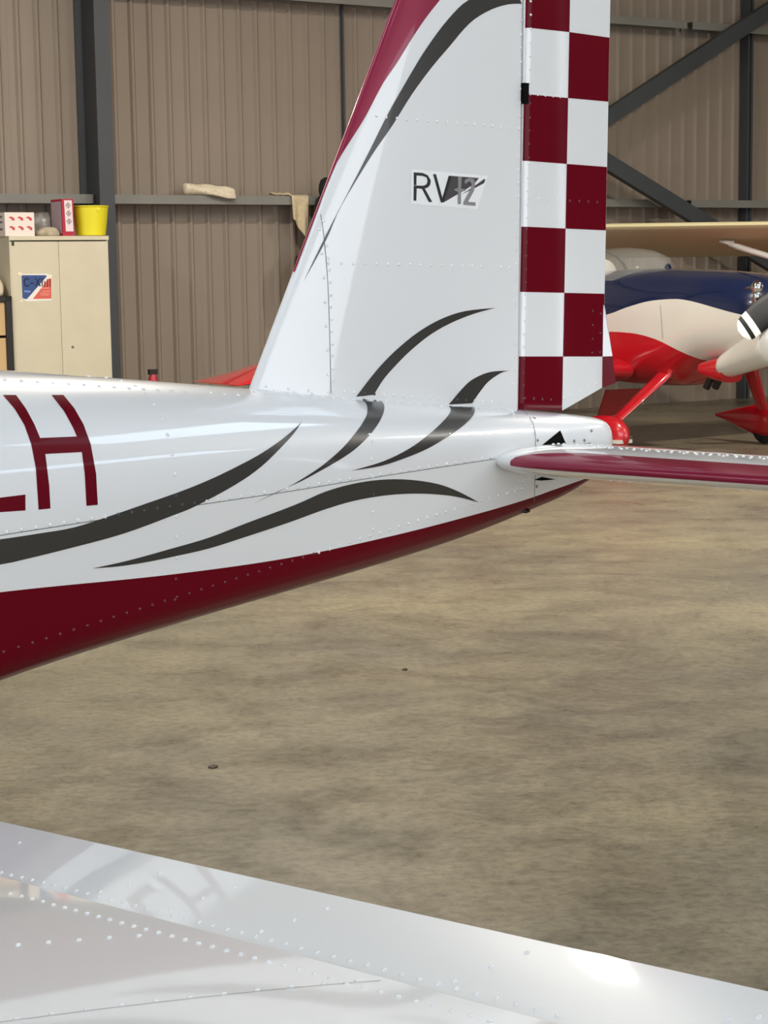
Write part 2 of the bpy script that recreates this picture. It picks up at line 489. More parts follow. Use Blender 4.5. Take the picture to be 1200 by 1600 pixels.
def cast(bvh, x, y):
    r = ray(x, y).normalized()
    hit, nrm, _, _ = bvh.ray_cast(CP, r)
    if hit is None: return None, None
    if nrm.dot(r) > 0: nrm = -nrm
    return hit, nrm

def inside(poly, x, y):
    c_ = False; n = len(poly)
    for i in range(n):
        x1, y1 = poly[i]; x2, y2 = poly[(i + 1) % n]
        if (y1 > y) != (y2 > y) and x < (x2 - x1) * (y - y1) / (y2 - y1) + x1: c_ = not c_
    return c_
def smooth_line(pts, k=4):
    """Catmull-Rom through the points"""
    P = [pts[0]] + list(pts) + [pts[-1]]; out = []
    for i in range(1, len(P) - 2):
        p0, p1, p2, p3 = P[i - 1:i + 3]
        for j in range(k):
            u = j / k
            out.append(tuple(0.5 * (2 * p1[c_] + (p2[c_] - p0[c_]) * u + (2 * p0[c_] - 5 * p1[c_] + 4 * p2[c_] - p3[c_]) * u * u + (3 * p1[c_] - p0[c_] - 3 * p2[c_] + p3[c_]) * u**3) for c_ in (0, 1)))
    out.append(tuple(pts[-1])); return out
def drape(name, poly, bvh, mat_, parent, off=0.0007, step=9.0, label=None):
    """a painted or stuck-on shape laid onto a surface"""
    P = []
    for i in range(len(poly)):
        a_, b_ = Vector(poly[i]), Vector(poly[(i + 1) % len(poly)])
        n = max(1, int((b_ - a_).length / step))
        P += [a_ + (b_ - a_) * (k / n) for k in range(n)]
    nb = len(P); flat = [(p.x, p.y) for p in P]
    xs = [p[0] for p in flat]; ys = [p[1] for p in flat]
    y = min(ys) + step / 2
    while y < max(ys):
        x = min(xs) + step / 2
        while x < max(xs):
            if inside(flat, x, y): P.append(Vector((x, y)))
            x += step
        y += step
    ov, oe, of, *_ = delaunay_2d_cdt(P, [(i, (i + 1) % nb) for i in range(nb)], [], 1, 1e-4)
    V, ok = [], []
    for p in ov:
        h, nr = cast(bvh, p.x, p.y)
        if h is None: V.append(Vector()); ok.append(False)
        else: V.append(h + nr * off); ok.append(True)
    Fc = [tuple(f) for f in of if all(ok[i] for i in f)]
    used = sorted({i for f in Fc for i in f}); mp = {j: i for i, j in enumerate(used)}
    V = [V[i] for i in used]; Fc = [tuple(mp[i] for i in f) for f in Fc]
    # face the viewer's side
    if Fc:
        f0 = Fc[0]; nn = (V[f0[1]] - V[f0[0]]).cross(V[f0[2]] - V[f0[0]])
        if nn.dot(V[f0[0]] - CP) > 0: Fc = [tuple(reversed(f)) for f in Fc]
    o = mobj(name, V, Fc, mat_, parent, True)
    if label: o['label'] = label
    return o
def rivet_row(mb, path, bvh, gap=0.03, r=0.0042, h=0.0026, skip=0.0):
    path = smooth_line(path, 6) if len(path) > 2 else path
    acc, prev = gap - skip, None
    for (x1, y1), (x2, y2) in zip(path, path[1:]):
        n = max(2, int(math.hypot(x2 - x1, y2 - y1) / 0.7))
        for k in range(n):
            x, y = x1 + (x2 - x1) * k / n, y1 + (y2 - y1) * k / n
            hit, nr = cast(bvh, x, y)
            if hit is None: prev = None; continue
            if prev is not None: acc += (hit - prev).length
            prev = hit
            if acc >= gap:
                acc -= gap
                if any(bv is bvh and inside(d_, x, y) for bv, d_ in DARK):
                    mb.alt = mb.alt or MB(); dome(mb.alt, hit, nr, r, h)
                else: dome(mb, hit, nr, r, h)
def dome(mb, c_, nr, r, h, n=8):
    u = nr.cross(Vector((0.3, 0.5, 0.81))).normalized(); w = nr.cross(u)
    V = []
    for rr_, hh in ((r, -0.0004), (r * 0.86, h * 0.6), (r * 0.45, h * 0.93)):
        V += [c_ + u * (rr_ * math.cos(2 * PI * k / n)) + w * (rr_ * math.sin(2 * PI * k / n)) + nr * hh for k in range(n)]
    V.append(c_ + nr * h)
    Fc = [(i * n + k, i * n + (k + 1) % n, (i + 1) * n + (k + 1) % n, (i + 1) * n + k) for i in range(2) for k in range(n)]
    Fc += [(2 * n + k, 2 * n + (k + 1) % n, 3 * n) for k in range(n)]
    mb.add(V, Fc)
def ribbon(name, path, bvh, width, mat_, parent, off=0.0005):
    path = smooth_line(path, 6) if len(path) > 2 else path
    H = []
    for (x1, y1), (x2, y2) in zip(path, path[1:]):
        n = max(1, int(math.hypot(x2 - x1, y2 - y1) / 5))
        for k in range(n + 1):
            q = cast(bvh, x1 + (x2 - x1) * k / n, y1 + (y2 - y1) * k / n)
            if q[0] is not None and (not H or (q[0] - H[-1][0]).length > 1e-4): H.append(q)
    V = []
    for i, (h, nr) in enumerate(H):
        d = H[min(i + 1, len(H) - 1)][0] - H[max(i - 1, 0)][0]
        s = d.cross(nr).normalized() * (width / 2)
        V += [h + nr * off - s, h + nr * off + s]
    return mobj(name, V, [(2 * i, 2 * i + 1, 2 * i + 3, 2 * i + 2) for i in range(len(H) - 1)], mat_, parent, True)

DARK = []
def swoosh(name, up, low, bvh, parent):
    DARK.append((bvh, list(up) + list(reversed(low))))
    drape(name, smooth_line(up) + list(reversed(smooth_line(low)))[1:-1], bvh, M['graphite'], parent, 0.0009, 4.0)

# graphite swooshes on the fuselage
swoosh('swoosh', [(-120, 858), (0, 842.5), (57, 834), (115, 824), (172, 806), (230, 786), (284, 767), (326, 750), (364, 732), (402, 712), (433, 692), (458, 672), (472, 658.5)],
       [(-120, 902), (0, 882), (38, 874), (115, 855), (192, 834), (268, 806), (307, 790), (368, 757), (408, 729), (444, 694), (460, 676), (472, 658.5)], FUS, fus)
swoosh('swoosh', [(546, 610), (556, 617), (571, 629), (574, 641), (571, 653), (558, 673), (536, 699), (507, 724.5), (477, 745), (444, 764), (395, 787)],
       [(572, 611), (582, 617), (597, 628), (600.5, 638), (595, 655), (580, 677), (558, 699), (536, 715), (507, 732), (470, 752), (433, 768.5), (395, 787)], FUS, fus)
swoosh('swoosh', [(697, 622), (702, 632), (704, 642), (695.5, 655), (672, 677), (639, 701), (598, 721), (549, 735.5)],
       [(728, 623), (736, 632), (742, 640), (738, 651), (723, 666), (697, 684), (668, 701), (635, 715), (595, 728), (549, 735.5)], FUS, fus)
swoosh('swoosh', [(144, 888), (199, 876), (268, 857), (326, 840), (383, 818), (460, 789), (507, 768.5), (551, 756), (595, 749.5), (639, 749.5), (683, 756), (716, 768), (748, 785)],
       [(144, 888), (184, 885), (230, 878), (276, 868.5), (326, 857), (383, 839), (452, 816), (507, 796), (551, 783), (595, 775), (635, 771.5), (675, 772), (712, 776), (748, 785)], FUS, fus)
# registration letters L and H
def c6(pts): return [(x / 2.609, 560 + y / 2.609) for x, y in pts]
Hl = [(12, 150), (60, 207), (98, 270), (127, 350), (146, 450), (157, 617)]
Hr = [(205, 612), (200, 520), (184, 390), (333, 382), (345, 470), (352, 601), (398, 597), (391, 470), (369, 350), (340, 270), (302, 203), (258, 150), (210, 150), (262, 218), (296, 280), (313, 319), (163, 325), (140, 270), (105, 205), (65, 150)]
drape('registration_letter', c6(Hl + Hr), FUS, M['maroon'], fus, label='maroon letter H')
Ls = [(x - 218, y + 14) for x, y in Hl]
drape('registration_letter', c6(Ls + [(103, 620), (103, 555), (-12, 569), (-28, 460), (-48, 350), (-78, 272), (-115, 212), (-160, 160)]), FUS, M['maroon'], fus, label='maroon letter L')

# fuselage rivets, seams, screws and dark slot patches
rb = MB()
rivet_row(rb, [(-60, 842), (11, 831), (94, 818), (186, 804), (276, 790), (353, 779), (444, 765), (525, 752), (591, 741), (653, 732), (727, 721), (774, 713.5)], FUS, 0.033)
rivet_row(rb, [(8, 594), (130, 602), (230, 609), (330, 614), (384, 618)], FUS, 0.036)
rivet_row(rb, [(138, 588), (170, 591), (205, 600), (228, 615), (246, 640), (258, 668), (268, 706), (274, 749), (275, 790), (275.5, 830), (276, 868), (275, 900)], FUS, 0.042)
rivet_row(rb, [(397, 613), (554, 624), (690, 635), (796, 641)], FUS, 0.034)
rivet_row(rb, [(498, 863), (536, 851), (745, 785), (796, 770), (822, 762)], FUS, 0.033)
rm = MB()
rivet_row(rm, [(-40, 1033), (8, 1018), (230, 948), (452, 878), (494, 864)], FUS, 0.033, 0.0036, 0.0018)
rivet_row(rm, [(275, 905), (272, 960)], FUS, 0.042, 0.0036, 0.0018)
rm.build('rivet_rows', M['maroon_rivet'], belly, True, kind='stuff', recalc=False)
rivet_row(rb, [(581, 690), (582, 730), (583, 780), (583, 835)], FUS, 0.040)
rivet_row(rb, [(800, 641), (806, 655)], FUS, 0.02)
rivet_row(rb, [(826, 650), (832, 668), (832, 690)], FUS, 0.022)
rivet_row(rb, [(812, 752), (835, 746)], FUS, 0.012, 0.003)
rivet_row(rb, [(796, 768), (834, 758)], FUS, 0.012, 0.003)
rb.build('rivet_rows', M['rivet'], fus, True, kind='stuff', recalc=False)
ribbon('panel_seam', [(-60, 846), (94, 822), (276, 794), (444, 769), (591, 745), (774, 717)], FUS, 0.0016, M['seam'], fus)
ribbon('panel_seam', [(817, 641), (829, 654), (835.5, 674), (836.5, 700), (836, 740), (834, 800)], FUS, 0.0022, M['seam'], fus)
ribbon('panel_seam', [(885, 697), (923, 692)], FUS, 0.0018, M['seam'], fus)
for x, y in ((834.7, 653), (840, 688), (924, 673), (897, 689), (913, 688), (838.5, 760)):
    h, nr = cast(FUS, x, y); q = MB(); dome(q, h, nr, 0.0045, 0.0018); q.build('screw', M['screw'], fus, True, recalc=False)
drape('slot_dark_patch', [(843.5, 698), (875, 672.5), (886, 698)], FUS, M['hole'], fus, 0.0009, 6)  # no hole cut: flat black on the skin stands for the shade inside
drape('slot_dark_patch', [(834, 750), (846, 745), (868, 749), (846, 751)], FUS, M['hole'], fus, 0.0009, 4)
h, nr = cast(FUS, 822, 797)
q = MB(); q.tube([h - AA * 0.02, h - AN * 0.004, h + AA * 0.010 - AN * 0.002], 0.0045, 8); q.build('tie_down_ring', M['black'], fus, True)

# canopy, nose, gear: outside the picture, so that the aeroplane stands on the floor
q = MB(); rr_ = []
for i in range(13):
    u = -1 + 2 * i / 12; k = math.sqrt(max(0.0004, 1 - u * u))
    s = -2.95 + 0.72 * u
    rr_.append([ac(s, 0.44 * k * math.cos(a_ / 12 * PI), 0.08 + 0.42 * k * math.sin(a_ / 12 * PI)) for a_ in range(13)])
q.rings(rr_, False, False).build('canopy', M['glass'], plane, True)
def tyre(parent, cpos, axis, r, w, name='wheel'):
    MB().lathe([(r * 0.55, -w / 2), (r * 0.85, -w / 2), (r * 0.97, -w * 0.3), (r, 0), (r * 0.97, w * 0.3), (r * 0.85, w / 2), (r * 0.55, w / 2)], cpos, axis, 20).build(name, M['rubber'], parent, True, 50)
for sg in (-1, 1):
    g = ac(-2.55, sg * 0.85, 0); g.z = 0.17
    MB().tube([ac(-2.75, sg * 0.35, -0.52), g + AP * (-sg * 0.06) + Vector((0, 0, 0.02))], [0.035, 0.025], 8).build('gear_leg', M['white'], plane, True)
    tyre(plane, g, AP, 0.17, 0.11)
g = ac(-4.55, 0, 0); g.z = 0.15
MB().tube([ac(-4.4, 0, -0.48), g + Vector((0, 0, 0.02))], [0.03, 0.025], 8).build('gear_leg', M['white'], plane, True)
tyre(plane, g, AP, 0.15, 0.10)
MB().lathe([(0.16, 0), (0.15, 0.08), (0.10, 0.2), (0.02, 0.28)], ac(-5.36, 0, -0.14), -AA, 20).build('spinner', M['white'], plane, True)

# ---- fin
def foil(x, T): return 5 * T * (0.2969 * math.sqrt(max(x, 0)) - 0.1260 * x - 0.3516 * x * x + 0.2843 * x**3 - 0.1036 * x**4)
FB0, FT0 = on_l(388, 609, 0), on_l(667, -130, 0)
FB1, FT1 = on_l(808, 640, 0.022), on_l(823, -130, 0.022)
FB0.z -= 0.004; FB1.z -= 0.004
def fin_pt(c_, r, side):
    a_, b_ = FB0.lerp(FT0, r), FB1.lerp(FT1, r)
    P = a_.lerp(b_, c_); chord = b_.x - a_.x
    t_ = foil(c_ * 0.74, 0.075) * chord / 0.74
    return ac(P.x, side * t_, P.z)
cs = [(i / 24) ** 1.9 for i in range(25)]
rings = []
for r in [i / 26 for i in range(27)]:
    rings.append([fin_pt(c_, r, 1) for c_ in reversed(cs)] + [fin_pt(c_, r, -1) for c_ in cs[1:]])
q = MB().rings(rings, True, True)
fin = q.build('fin', M['white'], plane, True, 40)
FIN = BVHTree.FromPolygons(q.v, q.f)
# maroon leading edge, wrapped round both sides
inner = [(712, -20), (691, 0), (665, 31), (643, 63), (620, 100), (600, 130), (573, 182), (537, 245), (517, 287), (496, 330), (476, 371), (462, 400), (452, 424)]
inner2 = []
for x, y in [(800, -100), (760, -62)] + inner:
    P = on_l(x, y, 0.02)
    rr_ = (P.z - FB0.z) / (FT0.z - FB0.z)
    a_, b_ = FB0.lerp(FT0, rr_), FB1.lerp(FT1, rr_)
    inner2.append((rr_, max(0.002, (P.x - a_.x) / (b_.x - a_.x))))
inner2.sort()
rings = []
for i in range(44):
    r = inner2[0][0] + (min(1.0, inner2[-1][0]) - inner2[0][0]) * i / 43
    ce_ = interp(inner2, r)
    cc = [ce_ * (j / 9) ** 1.7 for j in range(10)]
    row = []
    for side, seq in ((1, list(reversed(cc))), (-1, cc[1:])):
        for c_ in seq:
            P = fin_pt(c_, r, side); row.append(P + AP * (side * 0.0008 * (1 if c_ > 0 else 0)) - AA * (0.0010 * (1 - min(1, c_ / 0.05))))
    rings.append(row)
MB().rings(rings, False, False).build('leading_edge_stripe', M['pearl_maroon'], fin, True)['label'] = 'maroon leading edge of the fin'
drape('swoosh', smooth_line([(822, -18), (775, -14), (732, 0), (700, 30), (667, 74), (640, 118), (607, 176), (580, 230), (553, 283), (520, 346), (506, 374), (474, 440)])
      + list(reversed(smooth_line([(819, 6), (793, 7), (763, 17), (733, 37), (700, 75), (673, 107), (643, 148), (613, 196), (580, 244), (533, 322), (509, 376), (474, 440)])))[1:], FIN, M['graphite'], fin)
swoosh('swoosh', [(774, 481), (727, 486), (690, 498), (653, 519), (617, 548.5), (587, 580), (556, 620)], [(774, 481), (741, 490), (708, 503), (675, 521), (642, 547), (617, 572), (598, 594), (581, 622)], FIN, fin)
swoosh('swoosh', [(796, 579), (767, 581), (745, 589), (727, 602), (701, 632)], [(796, 579), (782, 583), (763, 596), (749, 613), (735, 634)], FIN, fin)
# type sticker
def c2(pts): return [(620 + x / 7.5, 250 + y / 7.5) for x, y in pts]
st = drape('type_sticker', c2([(165, 105), (1065, 185), (940, 575), (160, 515)]), FIN, M['sticker'], fin, 0.0006, 8, 'white sticker reading RV 12')
def mark(name, pts, mt, off): drape(name, c2(pts), FIN, M[mt], st and fin, off, 4)
mark('letter_r', [(195, 145), (300, 152), (360, 180), (395, 240), (388, 290), (362, 322), (325, 335), (412, 494), (372, 492), (292, 338), (230, 333), (225, 478), (193, 474), (196.5, 300), (196.6, 299.5), (310, 302), (345, 285), (357, 245), (345, 205), (300, 187), (228, 183), (226, 296), (196.7, 296)], 'black', 0.0012)
mark('letter_v', [(422, 165), (455, 168), (530, 445), (605, 185), (640, 188), (545, 498), (512, 498)], 'black', 0.0014)
mark('emblem', [(640, 186), (960, 212), (905, 280), (800, 350), (545, 498)], 'darkgrey', 0.0010)
mark('emblem_stripe', [(755, 405), (900, 310), (1020, 222), (1036, 228), (1020, 272), (900, 335)], 'darkgrey', 0.0010)
mark('digit_one', [(712, 195), (755, 196), (748, 335), (800, 345), (800, 362), (746, 372), (748, 515), (712, 518), (712, 375), (668, 355), (672, 338), (712, 330)], 'midgrey', 0.0016)
mark('digit_two', [(785, 262), (800, 225), (850, 210), (900, 225), (915, 275), (900, 360), (830, 490), (918, 498), (918, 537), (775, 525), (775, 495), (860, 345), (872, 280), (850, 250), (815, 262), (812, 285)], 'midgrey', 0.0016)
rb = MB()
rivet_row(rb, [(603, 183), (640, 187), (710, 192), (811, 201)], FIN, 0.031)
rivet_row(rb, [(588, 181), (600, 183)], FIN, 0.031)
rivet_row(rb, [(513, 411), (603, 413), (700, 415), (807, 418)], FIN, 0.034)
rivet_row(rb, [(817, -20), (814.5, 12), (812, 180), (808, 350), (805, 500), (803, 625)], FIN, 0.033, 0.0036)
rivet_row(rb, [(521, 611), (650, 620), (797, 630)], FIN, 0.030)
rivet_row(rb, [(505, 345), (509, 375), (514, 412), (517, 470), (519, 540), (521, 605)], FIN, 0.028)
rivet_row(rb, [(499, 358), (505, 415), (508, 480), (511, 545), (513, 600)], FIN, 0.055)
rivet_row(rb, [(395, 609), (450, 612), (512, 616)], FIN, 0.05)
rivet_row(rb, [(416, 604), (445, 607), (515, 613)], FIN, 0.055)
rb.build('rivet_rows', M['rivet'], fin, True, kind='stuff', recalc=False)
ribbon('panel_seam', [(501, 335), (506, 370), (512, 440), (515, 520), (517, 615)], FIN, 0.0016, M['seam'], fin)
# flange between fin and fuselage
# ---- rudder
RT = -118
def hinge_x(y): return 822.5 + (810.5 - 822.5) * (y + 0) / 640
hT, hB = on_l(hinge_x(RT), RT, 0.02), on_l(hinge_x(640), 640, 0.02)
eT, eB = on_l(955.5, RT, 0.0), on_l(941.3, 605, 0.0)
mB = on_l(875, 642, 0.012)
def rud_pt(c_, r, side):
    # r = 0 top, 1 bottom
    if c_ < 0.5: bot = hB.z + (mB.z - hB.z) * c_ / 0.5
    else: bot = mB.z + (eB.z - mB.z) * (c_ - 0.5) / 0.5
    s0 = hT.x + (hB.x - hT.x) * r; s1 = eT.x + (eB.x - eT.x) * r
    top = hT.z + (eT.z - hT.z) * c_
    t_ = 0.021 * (1 - c_) ** 0.9 + 0.0012
    if c_ < 0.06: t_ *= math.sqrt(max(0.0, 1 - ((0.06 - c_) / 0.06) ** 2)) * 0.75 + 0.25 if c_ > 0 else 0.25
    return ac(s0 + (s1 - s0) * c_, side * t_, top + (bot - top) * r)
cs = [0, 0.008, 0.02, 0.04, 0.06] + [0.1 * i for i in range(1, 11)]
rings = []
for r in [i / 20 for i in range(21)]:
    rings.append([rud_pt(c_, r, 1) for c_ in reversed(cs)] + [rud_pt(c_, r, -1) for c_ in cs])
q = MB().rings(rings, True, True)
rud = q.build('rudder', M['white'], plane, True, 30)
RUD = BVHTree.FromPolygons(q.v, q.f)
# rows of the chequers: image heights at the hinge, the middle line and the trailing edge
ROW = [(-57, -52, -45), (43, 50, 59), (147, 153, 159), (251, 256, 261), (354, 357, 360), (456, 457.5, 459), (557, 557, 557), (660, 660, 660)]
def row_h(i, c_):
    a_ = on_l(hinge_x(ROW[i][0]), ROW[i][0], 0.02).z; b_ = on_l(889.3 - 14.1 * ROW[i][1] / 640, ROW[i][1], 0.012).z; d_ = on_l(953.6 - 12.2 * ROW[i][2] / 560, ROW[i][2], 0).z
    return a_ + (b_ - a_) * c_ / 0.5 if c_ < 0.5 else b_ + (d_ - b_) * (c_ - 0.5) / 0.5
def rud_h(c_, h, side, off):
    top = hT.z + (eT.z - hT.z) * c_
    bot = hB.z + (mB.z - hB.z) * c_ / 0.5 if c_ < 0.5 else mB.z + (eB.z - mB.z) * (c_ - 0.5) / 0.5
    return rud_pt(c_, min(1.0, (top - h) / (top - bot)), side) + AP * (side * off)
for side in (1, -1):
    for i in range(len(ROW) - 1):
        cc = [0.008, 0.02, 0.04, 0.06, 0.1, 0.2, 0.3, 0.4, 0.5] if i % 2 == 0 else [0.5, 0.6, 0.7, 0.8, 0.9, 0.996]
        V, Fc = [], []
        for k in range(7):
            for c_ in cc: V.append(rud_h(c_, row_h(i, c_) + (row_h(i + 1, c_) - row_h(i, c_)) * k / 6, side, 0.0007))
        n = len(cc)
        for k in range(6):
            for e in range(n - 1):
                q4 = (k * n + e, k * n + e + 1, (k + 1) * n + e + 1, (k + 1) * n + e)
                Fc.append(q4 if side < 0 else tuple(reversed(q4)))
        mobj('chequer_square', V, Fc, M['maroon'], rud, True)
rb = MB()
rivet_row(rb, [(829, -20), (829, 60), (827, 140)], RUD, 0.033, 0.0036)
rm = MB()
for a_, b_, mm in (((828, 162), (826, 248), rm), ((825.5, 256), (823, 350), rb), ((823, 358), (821, 452), rm), ((821, 460), (819, 553), rb), ((818.5, 561), (817, 632), rm)):
    rivet_row(mm, [a_, b_], RUD, 0.033, 0.0036)
rivet_row(rb, [(826, 310), (879, 313)], RUD, 0.036)
rivet_row(rm, [(890, 314), (940, 316)], RUD, 0.036)
rivet_row(rb, [(828, 147), (880, 152)], RUD, 0.028, 0.0034)
rivet_row(rm, [(820, 622), (872, 625)], RUD, 0.033)
rivet_row(rb, [(882, 622), (905, 612), (938, 596)], RUD, 0.033)
rivet_row(rm, [(926, 486), (925, 552)], RUD, 0.036, 0.0034)
rivet_row(rb, [(925, 562), (925, 600)], RUD, 0.036, 0.0034)
rivet_row(rm, [(938, 490), (937, 552)], RUD, 0.05, 0.0034)
rm.build('rivet_rows', M['maroon_rivet'], rud, True, kind='stuff', recalc=False)
rb.build('rivet_rows', M['rivet'], rud, True, kind='stuff', recalc=False)
# hinge block and bent trim tab
P = on_l(821, 146, 0.02); MB().box(ac(P.x - 0.008, -0.015, P.z - 0.025), AA * 0.015, AP * 0.040, AN * 0.05).build('hinge_block', M['hole'], fin)
def tab(name, pts, mt, par):
    V = [ac(*on_l(x, y, l)) for x, y, l in pts]
    w_ = [v - AP * 0.0025 for v in V]; n = len(V)
    MB().add(V + w_, [tuple(range(n)), tuple(range(2 * n - 1, n - 1, -1))] + [(i, n + i, n + (i + 1) % n, (i + 1) % n) for i in range(n)]).build(name, M[mt], par)
tab('trim_tab', [(942.5, 476, 0.002), (945, 478, 0.006), (957, 556.5, 0.016), (941.4, 557, 0.002)], 'white', rud)
tab('trim_tab', [(941.4, 557, 0.002), (957, 556.5, 0.016), (962, 598, 0.022), (941, 606, 0.002)], 'maroon', rud)

# ---- stabilator
L1, L2 = on_s(870, 729.5, -0.222), on_s(1200, 752, -0.160)
def stab_le(l):
    k = (l - L1.y) / (L2.y - L1.y)
    s = L1.x + (L2.x - L1.x) * k; h = L1.z + (L2.z - L1.z) * k
    return s, h
STE = 0.42
def stab_pt(l, u, sd=1, off=0.0):
    """u runs -1 (trailing edge, below) .. 0 (leading edge) .. 1 (trailing edge, above)"""
    s0, h0 = stab_le(l)
    # rounded inboard corner of the leading edge
    rc = 0.13; li = l - 0.118
    if li < rc: s0 += 0.05 * (1 - math.sqrt(max(0, 1 - (1 - max(0, li) / rc) ** 2)))
    x = abs(u) ** 1.8; ch = STE - s0
    t_ = foil(x, 0.115) * ch
    k = 1.0 if li > 0.05 else 0.86 + 0.14 * max(0, li) / 0.05
    P = ac(s0 + ch * x, l * sd, h0 - 0.0 + math.copysign(t_ * k + off, u) + (h0 * 0))
    return P - AA * (off * (1 - min(1, x / 0.02)))
US = [-1 + i / 26 for i in range(53)]
for sd in (1, -1):
    rings = [[stab_pt(l, u, sd) for u in US] for l in [0.118 + 1.17 * (i / 40) ** 1.4 for i in range(41)]]
    q = MB().rings(rings, True, True)
    stb = q.build('stabilator', M['white'], plane, True, 50)
    if sd == 1: STB = BVHTree.FromPolygons(q.v, q.f); stab0 = stb
    rings = []
    for i in range(40):
        l = 0.205 + 1.07 * (i / 39) ** 1.5
        g = min(1.0, ((l - 0.205) / 0.16)) ** 0.55 if l > 0.205 else 0.0
        u1 = (0.004 + 0.106 * g) ** (1 / 1.8); u0 = -(0.0008 + 0.006 * g) ** (1 / 1.8)
        rings.append([stab_pt(l, u0 + (u1 - u0) * j / 14, sd, 0.0008) for j in range(15)])
    MB().rings(rings, False, False).build('leading_edge_stripe', M['pearl_maroon'], stb, True)['label'] = 'raspberry maroon leading edge'
rb = MB()
def stab_rivets(x, l0, l1, gap, r=0.004):
    l = l0
    while l < l1:
        u = math.copysign(abs(x) ** (1 / 1.8), x)
        P = stab_pt(l, u); e = stab_pt(l + 0.004, u); g_ = stab_pt(l, u + 0.01)
        nr = (e - P).cross(g_ - P).normalized()
        if nr.dot(AN) * x < 0: nr = -nr
        dome(rb, P, nr, r, 0.0026); l += gap
stab_rivets(0.31, 0.16, 1.2, 0.022)
stab_rivets(0.27, 0.17, 1.2, 0.036)
stab_rivets(-0.10, 0.45, 0.56, 0.025, 0.003)
stab_rivets(-0.10, 0.74, 1.2, 0.030, 0.003)
rb.build('rivet_rows', M['rivet'], stab0, True, kind='stuff', recalc=False)

# ---- port wing with flaperon
AH = Vector((AA.x, AA.y, 0)).normalized()
MID = CP + ray(600, 1413) * ((0.85 - EYE) / ray(600, 1413).z)
CFL = 0.132
def on_chord(x, y, d):
    """point of the vertical plane that runs spanwise, d ahead of the trailing edge"""
    return pix_plane(x, y, MID - AH * d, AH)
TA, TB = on_chord(0, 1283.5, 0), on_chord(1200, 1549, 0)
HA, HB = on_chord(0, 1374, CFL), on_chord(850, 1600, CFL)
def span(P, Q, l):
    a_, b_ = loc(P).y, loc(Q).y
    return P.lerp(Q, (l - a_) / (b_ - a_))
WR, WT = 0.40, 4.1
def te(l): return span(TA, TB, l)
def hg(l): return span(HA, HB, l)
UPZ = Vector((0, 0, 1))
def wing_top(l, d):
    """d metres ahead of the flaperon gap"""
    k = d / 1.28
    z = 0.080 * d - 0.040 * d * d
    if k > 0.80: z -= 0.11 * ((k - 0.80) / 0.2) ** 2.2
    return hg(l) - AH * d + UPZ * (z + 0.004)
def wing_bot(l, d):
    k = d / 1.28
    z = -0.030 - 0.075 * math.sin(min(1, k) * PI * 0.62)
    if k > 0.80: z += 0.118 * ((k - 0.80) / 0.2) ** 2.2 * 0.62
    return hg(l) - AH * d + UPZ * z
ds = [1.28 * (1 - (1 - i / 30) ** 1.25) for i in range(31)]
rings = []
for i in range(41):
    l = WR + (WT - WR) * i / 40
    rings.append([wing_top(l, d) for d in ds] + [wing_bot(l, d) for d in reversed(ds)])
q = MB().rings(rings, True, True)
wing = q.build('wing', M['white'], plane, True, 40)
WNG = BVHTree.FromPolygons(q.v, q.f)
rings = []
for i in range(41):
    l = WR + 0.03 + (WT - WR - 0.06) * i / 40
    A_, B_ = hg(l) - UPZ * 0.002 + AH * 0.0015, te(l)
    row = []
    for j in range(11):
        u = j / 10
        row.append(A_.lerp(B_, u) + UPZ * (0.0015 * math.sin(PI * u)))
    for j in range(11):
        u = 1 - j / 10
        row.append(A_.lerp(B_, u) - UPZ * (0.0025 + 0.032 * (1 - u) ** 0.8))
    rings.append(row)
q = MB().rings(rings, True, True)
flap = q.build('flaperon', M['white'], plane, True, 40)
FLP = BVHTree.FromPolygons(q.v, q.f)
def c7(pts): return [(x / 2, 1260 + y / 2) for x, y in pts]
def c8(pts): return [(600 + x / 2, 1260 + y / 2) for x, y in pts]
rb = MB()
G = 0.0275
rivet_row(rb, c7([(-60, 192), (35, 215), (180, 249), (330, 288), (490, 328), (660, 372), (840, 418), (1035, 468), (1170, 502)]) + c8([(40, 522), (185, 560), (340, 598), (500, 643), (585, 666)]), FLP, 0.030, 0.0034, 0.0022)
for pa in (c7([(313, 267), (403, 238), (490, 211), (576, 187)]), c7([(535, 322), (615, 297), (690, 272), (770, 249), (795, 233)]),
           c7([(815, 392), (905, 360), (997, 328), (1085, 299)]), c8([(222, 548), (316, 511), (405, 474), (497, 438)])):
    rivet_row(rb, [pa[0], pa[-1]], FLP, 0.042, 0.0034, 0.0022)
rivet_row(rb, [(30, 1317), (75, 1305)], FLP, 0.045, 0.0034, 0.0022)
for x, y in c8([(1170, 660), (1075, 668)]):
    h, nr = cast(FLP, x, y)
    if h is not None: dome(rb, h, nr, 0.004, 0.002)
rb.build('rivet_rows', M['rivet'], flap, True, kind='stuff', recalc=False)
rb = MB()
rivet_row(rb, c7([(-60, 262), (40, 275), (240, 326), (455, 384), (690, 445), (940, 513), (1150, 570)]) + c8([(95, 608), (250, 651), (340, 676)]), WNG, 0.028, 0.0036, 0.0023)
rivet_row(rb, c7([(-40, 440), (0, 437), (210, 420), (410, 405), (512, 399)]), WNG, 0.036, 0.0036, 0.0023)
rivet_row(rb, c7([(-60, 680), (90, 658), (330, 627), (560, 600), (770, 577), (975, 558), (1125, 545), (1190, 539)]), WNG, 0.036, 0.0036, 0.0023)
rb.build('rivet_rows', M['rivet'], wing, True, kind='stuff', recalc=False)
ribbon('panel_seam', c7([(-60, 683), (90, 663), (330, 632), (560, 605), (770, 582), (975, 562), (1190, 545)]), WNG, 0.0012, M['seam'], wing)

